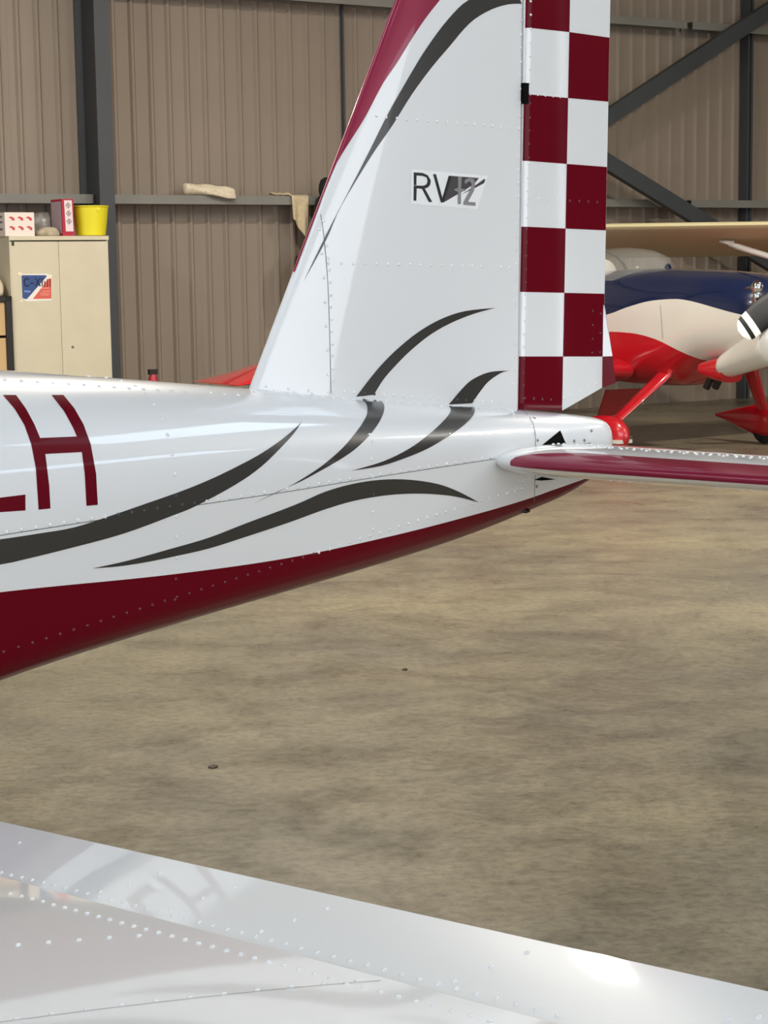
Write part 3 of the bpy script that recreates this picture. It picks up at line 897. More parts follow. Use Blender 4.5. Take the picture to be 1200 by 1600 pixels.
# ------------------------------------------------------------------ cabinet by the column and what stands on it
QF = 0.95                                                # front plane of the cabinet, out from the wall
Z = Vector((0, 0, 1))
def cabinet():
    t0, zt = wpix(14, 369, QF); t1, _ = wpix(168.5, 370, QF)
    dp = 0.46
    base = wl((t0 + t1) / 2, QF - dp / 2, 0)
    r = empty('storage_cabinet', base, 'tall cream two-door steel cabinet standing in front of the dark column', 'cabinet')
    w = t1 - t0; zb = 0.0
    mb = MB()
    mb.box(wl(t0, QF - dp, zb), WD * w, WN * 0.012, Z * (zt - zb))
    mb.box(wl(t0, QF - dp, zb), WD * 0.012, WN * (dp - 0.004), Z * (zt - zb))
    mb.box(wl(t1 - 0.012, QF - dp, zb), WD * 0.012, WN * (dp - 0.004), Z * (zt - zb))
    mb.box(wl(t0, QF - dp, zb), WD * w, WN * (dp - 0.004), Z * 0.08)
    mb.build('carcass', M['cream'], r)
    MB().box(wl(t0 - 0.004, QF - dp, zt - 0.036), WD * (w + 0.008), WN * (dp + 0.008), Z * 0.036).build('top', M['cream'], r)
    tm, _ = wpix(93, 450, QF)
    # left door with a folded meeting edge, right door
    d1 = MB().box(wl(t0 + 0.010, QF - 0.020, 0.09), WD * (tm - t0 - 0.030), WN * 0.020, Z * (zt - 0.138)).build('door', M['cream'], r)
    d2 = MB().box(wl(tm + 0.006, QF - 0.020, 0.09), WD * (t1 - tm - 0.016), WN * 0.020, Z * (zt - 0.138)).build('door', M['cream'], r)
    MB().box(wl(tm - 0.018, QF - 0.018, 0.09), WD * 0.022, WN * 0.012, Z * (zt - 0.138)).build('meeting_strip', M['cream'], d1)
    tl, zl = wpix(113.5, 542, QF)
    MB().lathe([(0.012, 0.0), (0.012, 0.004), (0.008, 0.006), (0.004, 0.002)], wl(tl, QF - 0.0005, zl), WN, 14).build('lock', M['screw'], d2, True, 40)
    tl, zl = wpix(20, 380, QF)
    MB().box(wl(tl - 0.012, QF - 0.001, zl - 0.022), WD * 0.024, WN * 0.004, Z * 0.044).build('hinge_mark', mat('olive_sticker', srgb(52, 62, 40), 0.5), d1)
    return t0, t1, zt
CT0, CT1, CZT = cabinet()

# poster taped to the left door
def flat_poly(name, pts, q, mt, parent, th=0.0006):
    """flat printed shape lying parallel to the wall; pts in photograph pixels"""
    V = [wl(*(lambda a_: (a_[0], q, a_[1]))(wpix(x, y, q))) for x, y in pts]
    n = len(V); Wv = [v - WN * th for v in V]
    return MB().add(V + Wv, [tuple(range(n)), tuple(range(2 * n - 1, n - 1, -1))] + [(i, n + i, n + (i + 1) % n, (i + 1) % n) for i in range(n)]).build(name, mt, parent)
def cp(pts): return [(20 + x / 15, 415 + y / 15) for x, y in pts]
P_ = wpix(57, 450, QF)
pr = empty('poster', wl(P_[0], QF + 0.001, P_[1] - 0.12), 'small blue, white and red poster taped to the left cabinet door', 'poster')
pink = mat('poster_white', srgb(228, 222, 214), 0.6)
flat_poly('sheet', cp([(195, 195), (800, 190), (905, 230), (910, 815), (350, 845), (235, 800)]), QF + 0.0016, pink, pr)
flat_poly('blue_field', cp([(205, 240), (235, 225), (770, 225), (800, 250), (330, 785), (250, 775), (230, 750)]), QF + 0.0024, mat('poster_blue', srgb(48, 74, 128), 0.5), pr)
flat_poly('red_field', cp([(900, 305), (905, 775), (470, 780), (690, 500), (830, 310)]), QF + 0.0024, mat('poster_red', srgb(206, 92, 78), 0.55), pr)
ink = mat('poster_ink', srgb(22, 32, 66), 0.5); inkr = mat('poster_dark_red_ink', srgb(112, 28, 26), 0.5); haze = mat('poster_pale_ink', srgb(222, 140, 124), 0.6)
def stroke(pts, w, mt, name='printed_letter'):
    """one stroke of lettering"""
    for (x1, y1), (x2, y2) in zip(pts, pts[1:]):
        d = Vector((x2 - x1, y2 - y1)).normalized(); s_ = Vector((-d.y, d.x)) * w / 2; e = d * w * 0.3
        yield [(x1 + s_.x - e.x, y1 + s_.y - e.y), (x2 + s_.x + e.x, y2 + s_.y + e.y), (x2 - s_.x + e.x, y2 - s_.y + e.y), (x1 - s_.x - e.x, y1 - s_.y - e.y)]
def letter(strokes, w, mt, q=QF + 0.0030):
    mb = MB()
    for st_ in strokes:
        for quad in stroke(st_, w, mt):
            V = [wl(*(lambda a_: (a_[0], q, a_[1]))(wpix(x, y, q))) for x, y in cp(quad)]
            Wv = [v - WN * 0.0004 for v in V]
            mb.add(V + Wv, [(0, 1, 2, 3), (7, 6, 5, 4), (0, 4, 5, 1), (1, 5, 6, 2), (2, 6, 7, 3), (3, 7, 4, 0)])
    mb.build('printed_letter', mt, pr)
letter([[(375, 325), (330, 295), (285, 320), (268, 390), (285, 460), (335, 485), (380, 450)]], 34, ink)
letter([[(425, 412), (480, 412)]], 40, ink)
letter([[(535, 295), (640, 475)], [(640, 295), (535, 475)]], 34, ink)
letter([[(690, 300), (690, 480)]], 26, ink); letter([[(748, 370), (748, 488)]], 28, inkr); letter([[(810, 330), (810, 488)]], 28, inkr); letter([[(872, 315), (872, 488)]], 26, inkr)
for y, x0, x1 in ((530, 670, 850), (600, 690, 860), (650, 650, 850), (690, 660, 840)):
    letter([[(x0, y), (x1, y)]], 22, haze)
letter([[(280, 600), (400, 610)]], 40, mat('poster_pale_blue', srgb(120, 140, 190), 0.6))
tape = mat('masking_tape', srgb(238, 224, 190), 0.6)
for pts in ([(110, 195), (160, 140), (215, 180), (165, 240)], [(840, 240), (890, 205), (930, 240), (890, 300)], [(170, 830), (210, 800), (240, 840), (210, 865)]):
    flat_poly('tape', cp(pts), QF + 0.0038, tape, pr)

# things on the cabinet top
def on_top(x, q): return wpix(x, 367, q)[0]
def carton():
    q1 = QF - 0.02; t0, _ = wpix(8, 360, q1); t1, _ = wpix(54, 360, q1); _, z1 = wpix(30, 332, q1)
    r = empty('glove_carton', wl((t0 + t1) / 2, q1 - 0.12, CZT), 'white carton with red hand pictures, leftmost on top of the cream cabinet', 'carton')
    cw = mat('white_card', srgb(226, 214, 205), 0.6); rd = mat('red_print', srgb(196, 76, 76), 0.6); gd = mat('grey_print', srgb(120, 110, 115), 0.6)
    MB().box(wl(t0, q1 - 0.24, CZT + 0.001), WD * (t1 - t0), WN * 0.24, Z * (z1 - CZT)).build('box', cw, r)
    for row in range(2):
        for c_ in range(3):
            x = 13 + c_ * 13.6 + row * 0.7; y = 338 + row * 14.8
            for k, poly in enumerate(([(0, 2), (4, 0), (9, 2.5), (10, 5), (4, 3.5)], [(4, 3.2), (10, 4.6), (8.5, 7.4), (5.5, 5.6)])):
                flat_poly('hand_print', [(x + a_, y + b_) for a_, b_ in poly], q1 + 0.0012, rd, r)
    for z_ in (0.25, 0.55, 0.78):
        MB().box(wl(t0 - 0.001, q1 - 0.20, CZT + (z1 - CZT) * z_), WD * 0.001, WN * 0.14, Z * 0.02).build('side_print', gd, r)
carton()
def hazard_box():
    q1 = QF - 0.03; t0, _ = wpix(98, 360, q1); t1, _ = wpix(116, 360, q1); _, z1 = wpix(106, 311, q1)
    d = 0.26
    r = empty('chemical_box', wl((t0 + t1) / 2, q1 - d / 2, CZT), 'narrow red and white box with hazard diamonds beside the yellow bucket', 'box')
    rd = mat('crimson_card', srgb(168, 32, 56), 0.55); wt = mat('box_white', srgb(224, 208, 210), 0.6); lil = mat('lilac_card', srgb(176, 156, 164), 0.6)
    MB().box(wl(t0, q1 - d, CZT + 0.001), WD * (t1 - t0), WN * d, Z * (z1 - CZT)).build('box', rd, r)
    MB().box(wl(t0 - 0.0015, q1 - d + 0.01, CZT + 0.02), WD * 0.0015, WN * (d - 0.03), Z * (z1 - CZT - 0.04)).build('side_panel', lil, r)
    lab = flat_poly('label', [(100, 313), (112, 313), (115, 361.5), (103, 361.5)], q1 + 0.0012, wt, r)
    for cx, cy in ((106.3, 321), (107.2, 333.5), (107.8, 346)):
        mb = MB()
        for a_, b_ in (((0, -4.4), (3.6, 0)), ((3.6, 0), (0, 4.4)), ((0, 4.4), (-3.6, 0)), ((-3.6, 0), (0, -4.4)), ((-1.2, -1.5), (1.2, 1.5)), ((0, -2), (0, 2.2))):
            for quad in stroke([(cx + a_[0], cy + a_[1]), (cx + b_[0], cy + b_[1])], 0.8, None):
                V = [wl(*(lambda u_: (u_[0], q1 + 0.002, u_[1]))(wpix(x, y, q1))) for x, y in quad]
                mb.add(V + [v - WN * 0.0004 for v in V], [(0, 1, 2, 3), (7, 6, 5, 4), (0, 4, 5, 1), (1, 5, 6, 2), (2, 6, 7, 3), (3, 7, 4, 0)])
        mb.build('hazard_diamond', M['darkgrey'], r)
hazard_box()
def bucket():
    q1 = QF - 0.17
    t0, _ = wpix(121, 366, q1); t1, _ = wpix(163.5, 366, q1); tA, _ = wpix(115, 324, q1); tB, _ = wpix(169, 324, q1); _, z1 = wpix(142, 322, q1)
    c_ = wl((t0 + t1) / 2, q1, CZT + 0.001); rb_, rt = (t1 - t0) / 2, (tB - tA) / 2 * 0.97
    h = z1 - CZT
    yl = mat('yellow_plastic', srgb(226, 214, 40), 0.4)
    r = empty('bucket', c_, 'yellow plastic bucket standing on top of the cream cabinet', 'bucket')
    MB().lathe([(rb_ * 0.9, 0.0), (rb_, 0.008), (rb_ + (rt - rb_) * 0.94, h - 0.018), (rt * 0.985, h - 0.018), (rt * 1.03, h - 0.008), (rt * 1.03, h), (rt * 0.97, h), (rb_ * 0.95, 0.012), (0.01, 0.012)], c_, Z, 32).build('pail', yl, r, True, 35)
    # wire handle lying over the rim at the back
    pts = [c_ + WD * (rt * 1.02 * math.cos(a_)) - WN * (rt * 1.1 * math.sin(a_)) + Z * (h - 0.02 + 0.03 * math.sin(a_)) for a_ in [PI * i / 16 for i in range(17)]]
    MB().tube(pts, 0.004, 6).build('handle', M['screw'], r, True)
    P = wl((t0 + t1) / 2 + 0.01, q1 + rt * 1.0, CZT + h - 0.02)
    MB().lathe([(0.02, 0), (0.02, 0.012), (0.004, 0.014)], P - WN * 0.014 - Z * 0.012, WN, 10).build('handle_lug', yl, r, True, 40)
bucket()

def cloth(name, mt, rows, parent=None, th=0.006):
    """thick folded cloth from a grid of world points"""
    n = len(rows[0]); mb = MB(); V = [p for r in rows for p in r]
    Fc = []
    for i in range(len(rows) - 1):
        for k in range(n - 1): Fc.append((i * n + k, i * n + k + 1, (i + 1) * n + k + 1, (i + 1) * n + k))
    o = mb.add(V, Fc).build(name, mt, parent, True)
    md = o.modifiers.new('thick', 'SOLIDIFY'); md.thickness = th; md.offset = 0
    sb = o.modifiers.new('soft', 'SUBSURF'); sb.levels = 1; sb.render_levels = 1
    return o
M['towel'] = mat('off_white_towelling', srgb(214, 202, 176), 0.95, noise=0.12, scale=30, bump=0.6)
M['towel2'] = mat('beige_towelling', srgb(196, 180, 146), 0.95, noise=0.15, scale=26, bump=0.7)
M['rag'] = mat('greyish_rag', srgb(176, 164, 140), 0.95, noise=0.2, scale=22, bump=0.6)
rnd = random.Random(3)
def blob(name, c_, ex, ey, ez, mt, seed, nu=20, nv=12, lump=0.18, fold=6):
    """crumpled bundle: closed lumpy mesh resting on its base"""
    rg = random.Random(seed); ph = [rg.uniform(0, 6.28) for _ in range(8)]
    rings = []
    for i in range(nv + 1):
        v = i / nv; el = -0.5 * PI + PI * v
        ring = []
        for k in range(nu):
            a_ = 2 * PI * k / nu
            f_ = 1 + lump * (math.sin(3 * a_ + ph[0] + 2 * v) * 0.5 + math.sin(fold * a_ + ph[1] - 5 * v) * 0.35 + math.sin(2 * a_ + ph[2] + 7 * v) * 0.4)
            ce_ = max(0.03, math.cos(el)) ** 0.7
            zz = max(-0.55, math.sin(el) * (1 + 0.25 * lump * math.sin(4 * a_ + ph[3])))
            ring.append(Vector(c_) + ex * (ce_ * math.cos(a_) * f_) + ey * (ce_ * math.sin(a_) * f_) + ez * (zz + 0.55))
        rings.append(ring)
    o = MB().rings(rings, True, True).build(name, mt, None, True)
    return o
t_, _ = wpix(76, 362, QF - 0.1)
o = blob('cleaning_rag', wl(t_, QF - 0.10, CZT + 0.001), WD * 0.10, WN * 0.085, Z * 0.05, M['rag'], 5, lump=0.22)
tag(o, 'crumpled beige rag between the carton and the red box on the cabinet', 'rag')
t_, _ = wpix(66, 345, QF - 0.36)
bagm = mat('grey_plastic_bag', srgb(126, 122, 118), 0.35, noise=0.25, scale=14, bump=0.8)
o = blob('plastic_bag', wl(t_ + 0.02, QF - 0.38, CZT + 0.001), WD * 0.15, WN * 0.06, Z * 0.135, bagm, 9, lump=0.3, fold=9)
tag(o, 'crumpled grey plastic bag at the back of the cabinet top', 'bag')

# dark rack at the left edge, with tan drawer fronts and a white bundle on it
def rack():
    q1 = QF + 0.03
    t1 = CT0 - 0.008; _, zt = wpix(8, 463, q1); t0 = t1 - 0.9
    bk = mat('black_laminate', (0.012, 0.009, 0.007), 0.45); tan = mat('tan_board', srgb(196, 164, 116), 0.6, noise=0.08, scale=6, stretch=(1, 1, 0.2))
    r = empty('drawer_rack', wl((t0 + t1) / 2, q1 - 0.2, 0), 'black rack with tan drawer fronts at the left edge beside the cabinet', 'rack')
    mb = MB()
    for t_ in (t0, t1 - 0.06): mb.box(wl(t_, q1 - 0.4, 0), WD * 0.06, WN * 0.4, Z * zt)
    mb.box(wl(t0, q1 - 0.4, zt - 0.045), WD * (t1 - t0), WN * 0.4, Z * 0.045)
    mb.box(wl(t0, q1 - 0.4, 0.0), WD * (t1 - t0), WN * 0.4, Z * 0.06)
    mb.build('frame', bk, r)
    zs = [zt - 0.05]
    _, za = wpix(8, 528, q1); h = zs[0] - za
    z_ = zt - 0.05
    while z_ - h > 0.05:
        MB().box(wl(t0 + 0.062, q1 - 0.38, z_ - h + 0.022), WD * (t1 - t0 - 0.124), WN * 0.36, Z * (h - 0.024)).build('drawer', tan, r)
        z_ -= h
    return t1, q1, zt
RT1, RQ1, RZT = rack()
o = blob('cloth_bundle', wl(RT1 - 0.13, RQ1 - 0.14, RZT + 0.001), WD * 0.105, WN * 0.11, Z * 0.115, M['towel'], 12, lump=0.22)
tag(o, 'white crumpled cloth bundle lying on the black rack', 'cloth')

# towels on the cladding rail
GZ = zg + 0.085
def rolled_towel():
    t0, _ = wpix(287, 303, 0.15); t1, _ = wpix(364, 310, 0.15)
    rings = []; n = 26
    for i in range(n + 1):
        u = i / n; rr_ = 0.058 + 0.004 * math.sin(u * 17) + 0.008 * math.sin(u * PI)
        if u < 0.03: rr_ *= 0.8 + u * 6
        if u > 0.94: rr_ *= math.sqrt(max(0.05, 1 - ((u - 0.94) / 0.06) ** 2))
        cz = GZ + 0.045 - 0.02 * u + 0.02 * (1 - u) ** 2
        row = []
        for k in range(16):
            a_ = 2 * PI * k / 16; q_ = rr_ * (1 + 0.10 * math.sin(3 * a_ + 6 * u))
            zz = max(GZ + 0.002, cz + q_ * math.sin(a_) * (0.95 - 0.1 * u))
            row.append(wl(t0 + (t1 - t0) * u, 0.155 + 0.03 * u + q_ * 1.1 * math.cos(a_), zz))
        rings.append(row)
    # the loose end hangs over the rail lip
    for i in range(12, n + 1):
        for k in range(16):
            a_ = 2 * PI * k / 16
            if math.sin(a_) < -0.3 and math.cos(a_) > 0.2: rings[i][k] = rings[i][k] - Z * (0.035 * min(1, (i - 12) / 9)) + WN * 0.03
    o = MB().rings(rings, True, True).build('rolled_towel', M['towel'], None, True)
    tag(o, 'rolled off-white towel lying along the wall rail left of the fin', 'towel')
rolled_towel()
def hung_towel():
    tl, _ = wpix(456, 330, 0.23); tr_, _ = wpix(483, 330, 0.23)
    rows = []
    # from the top of the rail over the lip and down to a pointed hem
    hem = [(455, 344), (460, 347), (465, 354), (470, 362), (474, 370), (478, 373), (482, 360)]
    for i in range(15):
        u = i / 14; row = []
        for k in range(13):
            v = k / 12
            t_ = tl + (tr_ - tl) * v
            if u < 0.2: P = wl(t_ - 0.02 * (1 - u / 0.2) * (0.5 - v), 0.06 + 0.145 * (u / 0.2), GZ + 0.010 + 0.006 * math.sin(v * 14))
            else:
                w_ = (u - 0.2) / 0.8
                kk = v * (len(hem) - 1); j = min(int(kk), len(hem) - 2)
                yb = hem[j][1] + (hem[j + 1][1] - hem[j][1]) * (kk - j)
                _, zb = wpix(470, yb, 0.23)
                P = wl(t_ - 0.015 * w_ * (v - 0.5), 0.218 + 0.022 * math.sin(v * 11 + 0.6) * w_ + 0.01, GZ + 0.008 + (zb - GZ) * w_)
            row.append(P)
        rows.append(row)
    o = cloth('hanging_towel', M['towel2'], rows, None, 0.012)
    tag(o, 'beige towel hanging over the wall rail next to the fin', 'towel')
    ta, _ = wpix(424, 308, 0.15)
    rows = []
    for i in range(5):
        rows.append([wl(ta + (tl + 0.03 - ta) * k / 8, 0.08 + 0.025 * i + 0.012 * math.sin(k), GZ + 0.010 + (0.022 + 0.01 * math.sin(k * 2.1)) * math.sin(PI * (i + 0.3) / 4.6)) for k in range(9)])
    o2 = cloth('loose_corner', M['towel2'], rows, o, 0.010)
hung_towel()
# dark garment hanging beside the towel, mostly behind the fin
def garment():
    blk = mat('black_cloth', (0.010, 0.009, 0.009), 0.9, noise=0.3, scale=12, bump=0.4)
    edge = [(277, 507, 5), (281, 499, 12), (288, 496, 14), (298, 495, 14), (306, 497, 13), (312, 490, 18), (330, 485, 24), (350, 483, 26), (372, 478, 28), (392, 465, 34), (402, 455, 38), (420, 452, 38), (440, 453, 36), (470, 460, 30)]
    rings = []
    for y, x, hw in edge:
        t_, z_ = wpix(x + hw, y, 0.3); r_ = hw / 163.0
        rings.append([wl(t_ + r_ * math.cos(2 * PI * k / 18) * (1 + 0.03 * math.sin(5 * k)), 0.32 + 0.08 * math.sin(2 * PI * k / 18), z_) for k in range(18)])
    o = MB().rings(rings, True, True).build('hanging_garment', blk, None, True)
    tag(o, 'black garment hanging against the wall, mostly hidden by the fin', 'garment')
garment()
# small red bottle with dark cap by the wall
def bottle():
    q1 = 0.6; t_, zc = wpix(239, 590, q1); _, zt = wpix(239, 577, q1); _, z2 = wpix(239, 585, q1)
    c_ = wl(t_, q1, 0)
    r = empty('spray_bottle', c_, 'red bottle with a dark cap standing by the wall behind the fuselage', 'bottle')
    rd = mat('red_plastic', srgb(176, 40, 58), 0.4)
    MB().lathe([(0.055, 0.0), (0.06, 0.02), (0.06, z2 - 0.12), (0.045, z2 - 0.05), (0.028, z2)], c_, Z, 18).build('body', rd, r, True, 40)
    MB().box(c_ + Z * z2 - WD * 0.042 - WN * 0.02, WD * 0.085, WN * 0.04, Z * (zt - z2)).build('cap', mat('brown_cap', (0.02, 0.013, 0.01), 0.5), r)
bottle()

# ------------------------------------------------------------------ red, white and blue low-wing aeroplane
TH = math.radians(32.5)
RF = Vector((math.sin(TH), -math.cos(TH), 0))            # nose
RR = Vector((-math.cos(TH), -math.sin(TH), 0))           # starboard
RC = Vector((2.48, 16.23, 0))
def rp(f, r, z): return RC + RF * f + RR * r + Z * z
def rloc(P):
    d = P - RC; return Vector((d.dot(RF), d.dot(RR), d.z))
def ron_r(x, y, r): return rloc(pix_plane(x, y, RC + RR * r, RR))
def ron_f(x, y, f): return rloc(pix_plane(x, y, RC + RF * f, RF))
rpl = empty('aerobatic_aeroplane', rp(0, 0, 0), 'navy, white and red low-wing aeroplane parked behind the rudder', 'aeroplane')
R_TOP = [(-3.3, 1.10), (-2.2, 1.32), (-1.2, 1.50), (-0.3, 1.56), (0.4, 1.55), (1.0, 1.52), (1.45, 1.46), (1.6, 1.42)]
R_BOT = [(-3.3, 0.88), (-1.5, 0.66), (-0.5, 0.56), (0.0, 0.55), (0.42, 0.57), (0.55, 0.63), (0.72, 0.72), (0.9, 0.77), (1.3, 0.86), (1.6, 0.98)]
R_W = [(-3.3, 0.05), (-1.5, 0.33), (-0.4, 0.43), (0.6, 0.44), (1.2, 0.42), (1.45, 0.36), (1.6, 0.22)]
def r_section(f):
    w = interp(R_W, f); zt, zb = interp(R_TOP, f), interp(R_BOT, f); zc = zb + (zt - zb) * 0.48
    pts = []
    for i in range(61):
        th = PI * i / 60; n = 2.7
        l = w * abs(math.sin(th)) ** (2 / n); cth = math.cos(th)
        z_ = zc + ((zt - zc) if cth > 0 else (zc - zb)) * math.copysign(abs(cth) ** (2 / n), cth)
        pts.append((l, z_))
    return pts
b1 = [ron_r(x, y, 0.43) for x, y in ((946, 492), (980, 480), (1010, 471), (1035, 468), (1060, 467.5), (1085, 472), (1110, 479), (1140, 488), (1168, 496), (1200, 507))]
b1 = sorted([(p.x, p.z) for p in b1]); b1 = [(-3.3, 1.0), (-1.6, b1[0][1] - 0.1)] + [p for p in b1 if p[0] > -1.4]
b2 = [ron_r(x, y, 0.42) for x, y in ((950, 518), (975, 519), (1000, 522), (1030, 531), (1055, 545), (1075, 559), (1088, 567), (1130, 566))]
b2 = sorted([(p.x, p.z) for p in b2]); b2 = [(-3.3, 0.94), (-1.6, b2[0][1])] + [p for p in b2 if p[0] > -1.4] + [(1.3, 0.86), (1.6, 0.9)]
RST = [-3.3 + 4.9 * i / 60 for i in range(61)]
bands = loft_bands(r_section, RST, [lambda f: interp(b1, f), lambda f: min(interp(b2, f), interp(b1, f) - 0.02)], [20, 12, 14], rp)
ru = mobj('upper_fuselage', bands[0][0], bands[0][1], M['navy'], rpl, True); ru['label'] = 'navy upper fuselage'
rmid = mobj('side_flash', bands[1][0], bands[1][1], M['planewhite'], rpl, True); rmid['label'] = 'ivory side flash'
rlo = mobj('lower_fuselage', bands[2][0], bands[2][1], M['red'], rpl, True); rlo['label'] = 'red lower fuselage'
nose = [rp(1.6, l, h) for l, h in r_section(1.6)] + [rp(1.6, -l, h) for l, h in reversed(r_section(1.6))]
MB().add(nose, [tuple(range(len(nose)))]).build('cowl_front', M['planewhite'], rpl)
# white cheek bulge of the cowling
def ellipsoid(c_, ex, ey, ez, nu=22, nv=14):
    rg = []
    for i in range(nv + 1):
        el = -PI / 2 + PI * i / nv; k = max(0.01, math.cos(el))
        rg.append([Vector(c_) + ex * (k * math.cos(2 * PI * j / nu)) + ey * (k * math.sin(2 * PI * j / nu)) + ez * math.sin(el) for j in range(nu)])
    return rg
# long cheek running forward and up along the lower cowl
ch = []
for i in range(19):
    u = i / 18
    f = 1.04 + 0.68 * u
    cz = 0.75 + 0.27 * u; rz = 0.095 + 0.11 * u; ry = 0.15 + 0.05 * u
    if u < 0.1: rz *= 0.6 + 4 * u; ry *= 0.6 + 4 * u
    if u > 0.85: rz *= math.sqrt(max(0.03, 1 - ((u - 0.85) / 0.15) ** 2)); ry *= math.sqrt(max(0.03, 1 - ((u - 0.85) / 0.15) ** 2))
    ch.append([rp(f, 0.29 + ry * math.cos(2 * PI * k / 20), cz + rz * math.sin(2 * PI * k / 20)) for k in range(20)])
MB().rings(ch, True, True).build('cowl_cheek', M['planewhite'], rpl, True, 60)
mir = []
for row in ch: mir.append([RC + RF * rloc(p).x - RR * rloc(p).y + Z * p.z for p in row])
MB().rings(mir, True, True).build('cowl_cheek', M['planewhite'], rpl, True, 60)
# red chin scoop with two exhaust stubs
P0 = ron_r(1114, 581, 0.36)
cs_ = []
for i in range(9):
    u = i / 8; f = P0.x - 0.13 + 0.28 * u
    rz = 0.105 * (0.5 + 0.5 * math.sin(u * PI * 0.5)); cz = P0.z + 0.02
    cs_.append([rp(f, 0.29 + 0.12 * math.copysign(abs(math.cos(a_)) ** 0.6, math.cos(a_)), cz + rz * math.copysign(abs(math.sin(a_)) ** 0.6, math.sin(a_))) for a_ in [2 * PI * k / 20 for k in range(20)]])
MB().rings(cs_, True, True).build('chin_scoop', M['red'], rpl, True, 50)
for x in (1106, 1120):
    A_ = ron_r(x + 6, 592, 0.2); B_ = ron_r(x, 606, 0.2)
    MB().tube([rp(*A_) + Z * 0.02, rp(*B_) - RF * 0.02], 0.032, 12).build('exhaust_stub', M['exhaust'], rpl, True, 50)
# canopy with frame and headrest
cg = []
for i in range(15):
    u = i / 14; f = 0.02 - 1.9 * u; k = max(0.02, math.sin(PI * min(1, u * 1.0) ** 0.75)) ** 0.55
    z0 = interp(R_TOP, f) - 0.10
    cg.append([rp(f, 0.37 * k * math.cos(PI * j / 14), z0 + (0.10 + 0.20 * k) * math.sin(PI * j / 14)) for j in range(15)])
MB().rings(cg, False, False).build('canopy', M['glass'], rpl, True)
MB().tube([cg[0][j] + Z * 0.004 for j in range(15)], 0.012, 6).build('canopy_frame', M['navy'], rpl, True)
MB().tube([cg[7][j] + Z * 0.004 for j in range(15)], 0.012, 6).build('canopy_frame', M['darkgrey'], rpl, True)
MB().rings(ellipsoid(rp(-0.75, 0.1, 1.52), RF * 0.06, RR * 0.16, Z * 0.13)).build('headrest', M['planewhite'], rpl, True)
# wings
def rwing(sd):
    rg = []
    for i in range(29):
        u = i / 28; r = 0.38 + (4.12 if sd > 0 else 3.95) * u - 0.38 * u
        chd = 1.35 - 0.55 * u; le = 0.02 - 0.10 * u; zc = 0.69 + 0.10 * u; T = 0.17 + 0.10 * u; zc += 0.06 * u
        if u > 0.85: T *= max(0.05, 1 - ((u - 0.85) / 0.15) ** 1.3); le -= 0.10 * ((u - 0.85) / 0.15) ** 2; zc -= 0.13 * ((u - 0.85) / 0.15)
        row = []
        for k in range(-14, 15):
            x = (abs(k) / 14) ** 1.7
            row.append(rp(le - chd * x, sd * r, zc + math.copysign(foil(x, T) * chd, k) if k else zc))
        rg.append(row)
    o = MB().rings(rg, True, True).build('wing', M['red'], rpl, True, 50)
    return o
w1 = rwing(1); rwing(-1)
# lowered flap behind the starboard wing root
pts = [(948, 609), (1005, 606.5), (983, 645), (934, 653)]
V = [rp(*ron_f(x, y, -1.22)) for x, y in pts]
MB().add(V + [v - RF * 0.02 for v in V], [(0, 1, 2, 3), (7, 6, 5, 4), (0, 4, 5, 1), (1, 5, 6, 2), (2, 6, 7, 3), (3, 7, 4, 0)]).build('flap', M['red'], w1)
# undercarriage
for sd in (1, -1):
    top = rp(0.36, sd * (0.34 if sd > 0 else 0.66), 0.66); bot = rp(0.30, sd * 0.90, 0.24)
    MB().tube([top + Z * 0.06, top, top.lerp(bot, 0.5), bot], [0.13, 0.095, 0.075, 0.06], 14, True, 0.34, up=RF.cross(bot - top).normalized()).build('gear_leg', M['red'], rpl, True, 60)
    prof_s = [(-0.62, 0.010, 0.20), (-0.5, 0.03, 0.20), (-0.3, 0.075, 0.19), (-0.1, 0.11, 0.185), (0.06, 0.12, 0.18), (0.18, 0.105, 0.175), (0.26, 0.06, 0.17), (0.285, 0.01, 0.168)]
    rg = []
    for f, rr_, cz in prof_s:
        rg.append([rp(0.28 + f, sd * 0.90 + 0.72 * rr_ * math.cos(2 * PI * k / 18), cz + 0.02 + 1.25 * rr_ * math.sin(2 * PI * k / 18)) for k in range(18)])
    sp = MB().rings(rg, True, True).build('wheel_spat', M['red'], rpl, True, 60)
    tyre(rpl, rp(0.30, sd * 0.90, 0.145), RR, 0.145, 0.09)
    if sd == 1:
        a_ = rp(0.28 + 0.20, 0.90 + 0.075, 0.17)
        MB().box(a_ - RR * 0.14 - Z * 0.04, RR * 0.16, RF * 0.06, Z * 0.03).build('spat_bracket', M['planewhite'], sp)
        for dx in (-0.02, -0.07):
            MB().lathe([(0.018, 0), (0.018, 0.03), (0.008, 0.035)], rp(0.48, 0.90 + dx, 0.175), RF, 10).build('bolt', M['screw'], sp, True, 40)
